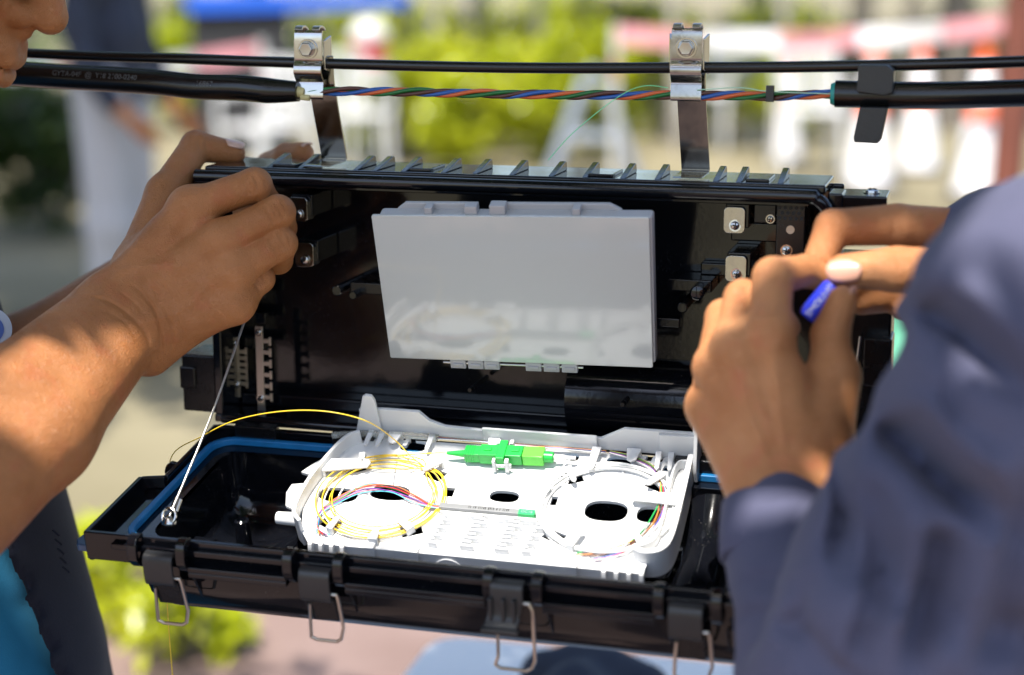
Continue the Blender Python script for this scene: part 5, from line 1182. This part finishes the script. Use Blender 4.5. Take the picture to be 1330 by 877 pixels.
# traffic cones
def cone_(px_, f, label, s=1.0):
    p = gpx(px_, f); root = empty('traffic_cone', p, label, 'cone', 'traffic cones'); m = MB(); m.prism(roundrect(-200*s, 200*s, -200*s, 200*s, 40, 3), 0, 35*s, lambda a, b, w: p+V(a, b, w)); m.build('base', 'stall_dark', root, 6)
    z0, z1 = 35, 950
    def rr(z): return (150-115*(z-z0)/(z1-z0))*s
    for a, b_, mm_, nm in ((35, 480, 'tape_white', 'lower_body'), (480, 600, 'cone_orange', 'orange_collar'), (600, 830, 'tape_white', 'upper_body'), (830, 950, 'cone_orange', 'tip')):
        m = MB(); m.lathe([(a*s, rr(a)), (b_*s, rr(b_))], p, (0,0,1), 24); m.build(nm, mm_, root)
cone_(1130, 11200, 'traffic cone standing in front of the dark narrow trunk'); cone_(1272, 10800, 'traffic cone standing beside the brown post'); cone_(1192, 12200, 'traffic cone standing between the two dark trunks', .95)
cone_(1020, 13000, 'traffic cone standing beside the white chairs', .8)
# leaning brown post
a, b_ = gpx(1302, 6200), gpx(1330, 6200, 2600); root = empty('post', a, 'reddish brown metal post leaning behind the uniformed shoulder', 'post'); m = MB(); m.cyl(a, b_, 62, 62, 18); m.build('shaft', 'rust_post', root); m = MB(); m.lathe([(0, 130), (20, 130), (30, 66)], a, (0,0,1), 18); m.build('footing', 'rust_post', root)
# white plastic chairs
def chair(px_, f, rot, label):
    p = gpx(px_, f); c, s = math.cos(rot), math.sin(rot); fr = lambda x, y, z: p+V(x*c-y*s, x*s+y*c, z); root = empty('plastic_chair', p, label, 'chair', 'white chairs')
    m = MB(); m.prism(roundrect(-220, 220, -220, 220, 60, 4), 425, 450, fr); m.build('seat', 'white_plastic', root, 6)
    for k in range(5): m = MB(); m.box(-180+80*k, -135+80*k, 205, 222, 470, 800, fr); m.build('back_slat', 'white_plastic', root, 4)
    m = MB(); m.box(-220, 220, 200, 228, 800, 860, fr); m.build('back_rail', 'white_plastic', root, 8)
    for x in (-195, 195):
        for y in (-195, 200): m = MB(); q = [fr(x, y, 430 if y < 0 else 830), fr(x*1.1, y*1.15, 0)]; m.tube(q, [26, 20], 8); m.build('leg', 'white_plastic', root)
        m = MB(); m.tube([fr(x*1.12, -200, 430), fr(x*1.12, -200, 640), fr(x*1.12, 210, 660)], [20, 22, 20], 8); m.build('armrest', 'white_plastic', root)
chair(1050, 12200, .3, 'white plastic chair between the cones and the lime shrub'); chair(930, 14000, -.4, 'white plastic chair behind the steel strap'); chair(455, 11800, .8, 'white plastic chair beside the pink bucket'); chair(345, 10800, -.5, 'white plastic chair in front of the blue covered stall'); chair(835, 15000, .2, 'white plastic chair beside the grey trestle')
# grey trestle
p = gpx(770, 11500); root = empty('trestle', p, 'grey A-frame trestle standing beside the slender trunk', 'trestle'); mat('trestle_grey', (0.22, 0.25, 0.30), 0.5)
for s, y in ((-1, -200), (1, -200), (-1, 200), (1, 200)): m = MB(); m.tube([p+RT*s*40+gf*y+V(0,0,720), p+RT*s*300+gf*y], 34, 8); m.build('leg', 'trestle_grey', root)
m = MB(); m.tube([p-gf*260+V(0,0,735), p+gf*260+V(0,0,735)], 40, 8); m.build('beam', 'trestle_grey', root)
for y in (-200, 200): m = MB(); m.tube([p-RT*190+gf*y+V(0,0,320), p+RT*190+gf*y+V(0,0,320)], 22, 8); m.build('crossbar', 'trestle_grey', root)
# blue covered stall
mat('tarp_blue', (0.012, 0.10, 0.55), 0.45, bump=0.3, bscale=12)
p = gpx(395, 13500); root = empty('stall_table', p, 'stall table under a bright blue tarp with a dark panel for the shade below', 'stall')
fr = lambda x, y, z: p+RT*x+gf*y+V(0,0,z); m = MB(); m.prism(roundrect(-800, 830, -400, 400, 40, 3), 1180, 1220, fr); m.build('table_top', 'stall_dark', root)
m = MB(); ol = roundrect(-830, 860, -430, 430, 60, 4); m.strip(ol, [1130+30*math.sin(k*1.7) for k in range(len(ol))], [1226]*len(ol), 10, fr, True); m.prism(ol, 1223, 1232, fr); m.build('tarp', 'tarp_blue', root)
m = MB(); m.box(-790, -40, -385, -370, 60, 1178, fr); m.build('cloth', 'stall_dark', root, 5)  # dark panel standing in for the shade under the table
for x in (-760, 790):
    for y in (-350, 350): m = MB(); m.tube([fr(x, y, 1180), fr(x, y, 0)], 28, 8); m.build('leg', 'stall_dark', root)
# pink bucket with a white lid on a stool
p = gpx(482, 12500); root = empty('stool', p, 'tall white stool carrying the pink bucket', 'stool'); m = MB(); m.lathe([(0, 190), (40, 190)], p+V(0,0,700), (0,0,1), 20); m.build('seat', 'white_plastic', root)
for a in range(4): m = MB(); m.tube([p+V(110*math.cos(a*1.571+.8), 110*math.sin(a*1.571+.8), 700), p+V(170*math.cos(a*1.571+.8), 170*math.sin(a*1.571+.8), 0)], 18, 8); m.build('leg', 'white_plastic', root)
root = empty('bucket', p+V(0,0,741), 'pink bucket with rounded white lid standing on a stool', 'bucket'); mat('bucket_pink', (0.65, 0.12, 0.13), 0.4)
m = MB(); m.lathe([(0, 100), (10, 108), (180, 128), (190, 130)], p+V(0,0,741), (0,0,1), 22); m.build('pail', 'bucket_pink', root); m = MB(); m.lathe([(0, 136), (25, 138), (80, 120), (120, 70), (130, .5)], p+V(0,0,932), (0,0,1), 22); m.build('lid', 'white_plastic', root)
# person beyond the tape
mat('shirt_navy_far', (0.014, 0.02, 0.04), 0.8); mat('trouser_grey', (0.36, 0.36, 0.38), 0.9)
p = gpx(150, 6000); root = empty('person', p, 'person standing beyond the tape in navy shirt and light grey trousers', 'person')
f_ = -gf*.3+RT*.9; f_ /= np.linalg.norm(f_); l_ = np.cross(V(0,0,1), f_); W = lambda x, y, z: p+f_*x+l_*y+V(0,0,z)
b = Body(11, kc=40)
b.chain([W(0,0,1010), W(0,0,1180), W(-10,0,1370)], [118, 125, 112]); b.chain([W(0,-105,1360), W(-5,105,1360)], [78, 78])
for s in (-1, 1): b.chain([W(0, s*175, 1375), W(-10, s*195, 1220), W(30, s*205, 1080), W(110, s*180, 960)], [60, 54, 48, 40])
body_obj([b.mesh()], 'shirt', 'shirt_navy_far', root, 2)
b = Body(11, kc=40)
for s in (-1, 1): b.chain([W(0, s*70, 1000), W(15, s*88, 520), W(-10, s*92, 90)], [102, 78, 58])
body_obj([b.mesh()], 'trousers', 'trouser_grey', root, 2)
yo = W(10, 0, 1610); H3 = lambda x, y, z: yo+f_*x+l_*y+V(0,0,z)
hb = head_body(H3, 5.0).mesh()
for s in (-1, 1):
    b = Body(4.0, kc=10)
    b.chain([W(30, s*205, 1080), W(140, s*170, 925)], [36, 27]); h0 = W(140, s*170, 925); dn = W(60, -s*10, -60)-p; dn /= np.linalg.norm(dn)
    b.chain([h0, h0+dn*75], [24, 26]); 
    for k in range(4): q = h0+dn*80+f_*(k-1.5)*17; b.chain([q, q+dn*42, q+dn*70-l_*s*10], [9.5, 8.5, 7.5], 'f%d%d' % (s, k))
    b.chain([h0+dn*30+f_*25, h0+dn*60+f_*48, h0+dn*88+f_*50], [12, 10, 8.5], 't%d' % s); body_obj([b.mesh()], 'hand', 'skin_tan', root, 1)
hands = []
body_obj([hb], 'body', 'skin_tan', root, 1); hair_cap(H3, root)
for s in (-1, 1): b = Body(8, kc=20); b.chain([W(-20, s*92, 46), W(120, s*100, 40)], [46, 38]); body_obj([b.mesh()], 'shoe', 'stall_dark', root, 1)
# pale green crate behind the closure
mat('crate_green', (0.16, 0.52, 0.34), 0.5); p = gpx(1128, 5600); root = empty('crate', p, 'pale green plastic crate on the ground behind the closure end', 'crate'); fr = lambda x, y, z: p+RT*x+gf*y+V(0,0,z)
m = MB(); m.strip(roundrect(-210, 210, -150, 150, 30, 4), 0, 300, 12, fr, True); m.build('wall', 'crate_green', root); m = MB(); m.prism(roundrect(-204, 204, -144, 144, 28, 4), 4, 16, fr); m.build('floor', 'crate_green', root)
m = MB(); m.strip(roundrect(-222, 222, -162, 162, 34, 4), 285, 318, 14, fr, True); m.build('rim', 'crate_green', root, 3)
# white folding table below
ZT = GROUND+700.0; mat('table_white', (0.78, 0.78, 0.78), 0.5, bump=0.1, bscale=40)
c0, c1 = onplane(565, 820, V(0,0,1), V(0,0,ZT)), onplane(950, 858, V(0,0,1), V(0,0,ZT)); e1 = (c1-c0)/np.linalg.norm(c1-c0); e2 = V(e1[1], -e1[0], 0)
if e2@gf > 0: e2 = -e2
root = empty('folding_table', V(*(c0+e1*600+e2*300)[:2], GROUND), 'white topped folding table standing below the closure', 'table'); fr = lambda x, y, z: c0+e1*x+e2*y+V(0,0,z)
m = MB(); m.prism(roundrect(0, 1200, 0, 600, 40, 5), -35, 0, fr); m.build('table_top', 'table_white', root, 8)
for x in (120, 1080):
    for y in (80, 520): m = MB(); m.tube([fr(x, y, -30), fr(x, y, GROUND-ZT)], 16, 10); m.build('leg', 'trestle_grey', root)
p = onplane(770, 885, V(0,0,1), V(0,0,ZT+30)); b = Body(4, kc=25); b.chain([p-e1*45, p, p+e1*50+e2*10], [26, 34, 26]); b.cone(p+e2*60, p-e1*20+e2*90, 40, 34)
b.fn = lambda D, X, Y, Z: np.maximum(D+3*np.sin(X*.09)*np.sin(Y*.08), ZT+1-Z)
o = body_obj([b.mesh()], 'tool_pouch', 'shirt_navy_far', None, 1); tag(o, 'black cloth tool pouch lying on the white table', 'pouch')
for o in bpy.data.objects:
    if 'org' in o: del o['org']
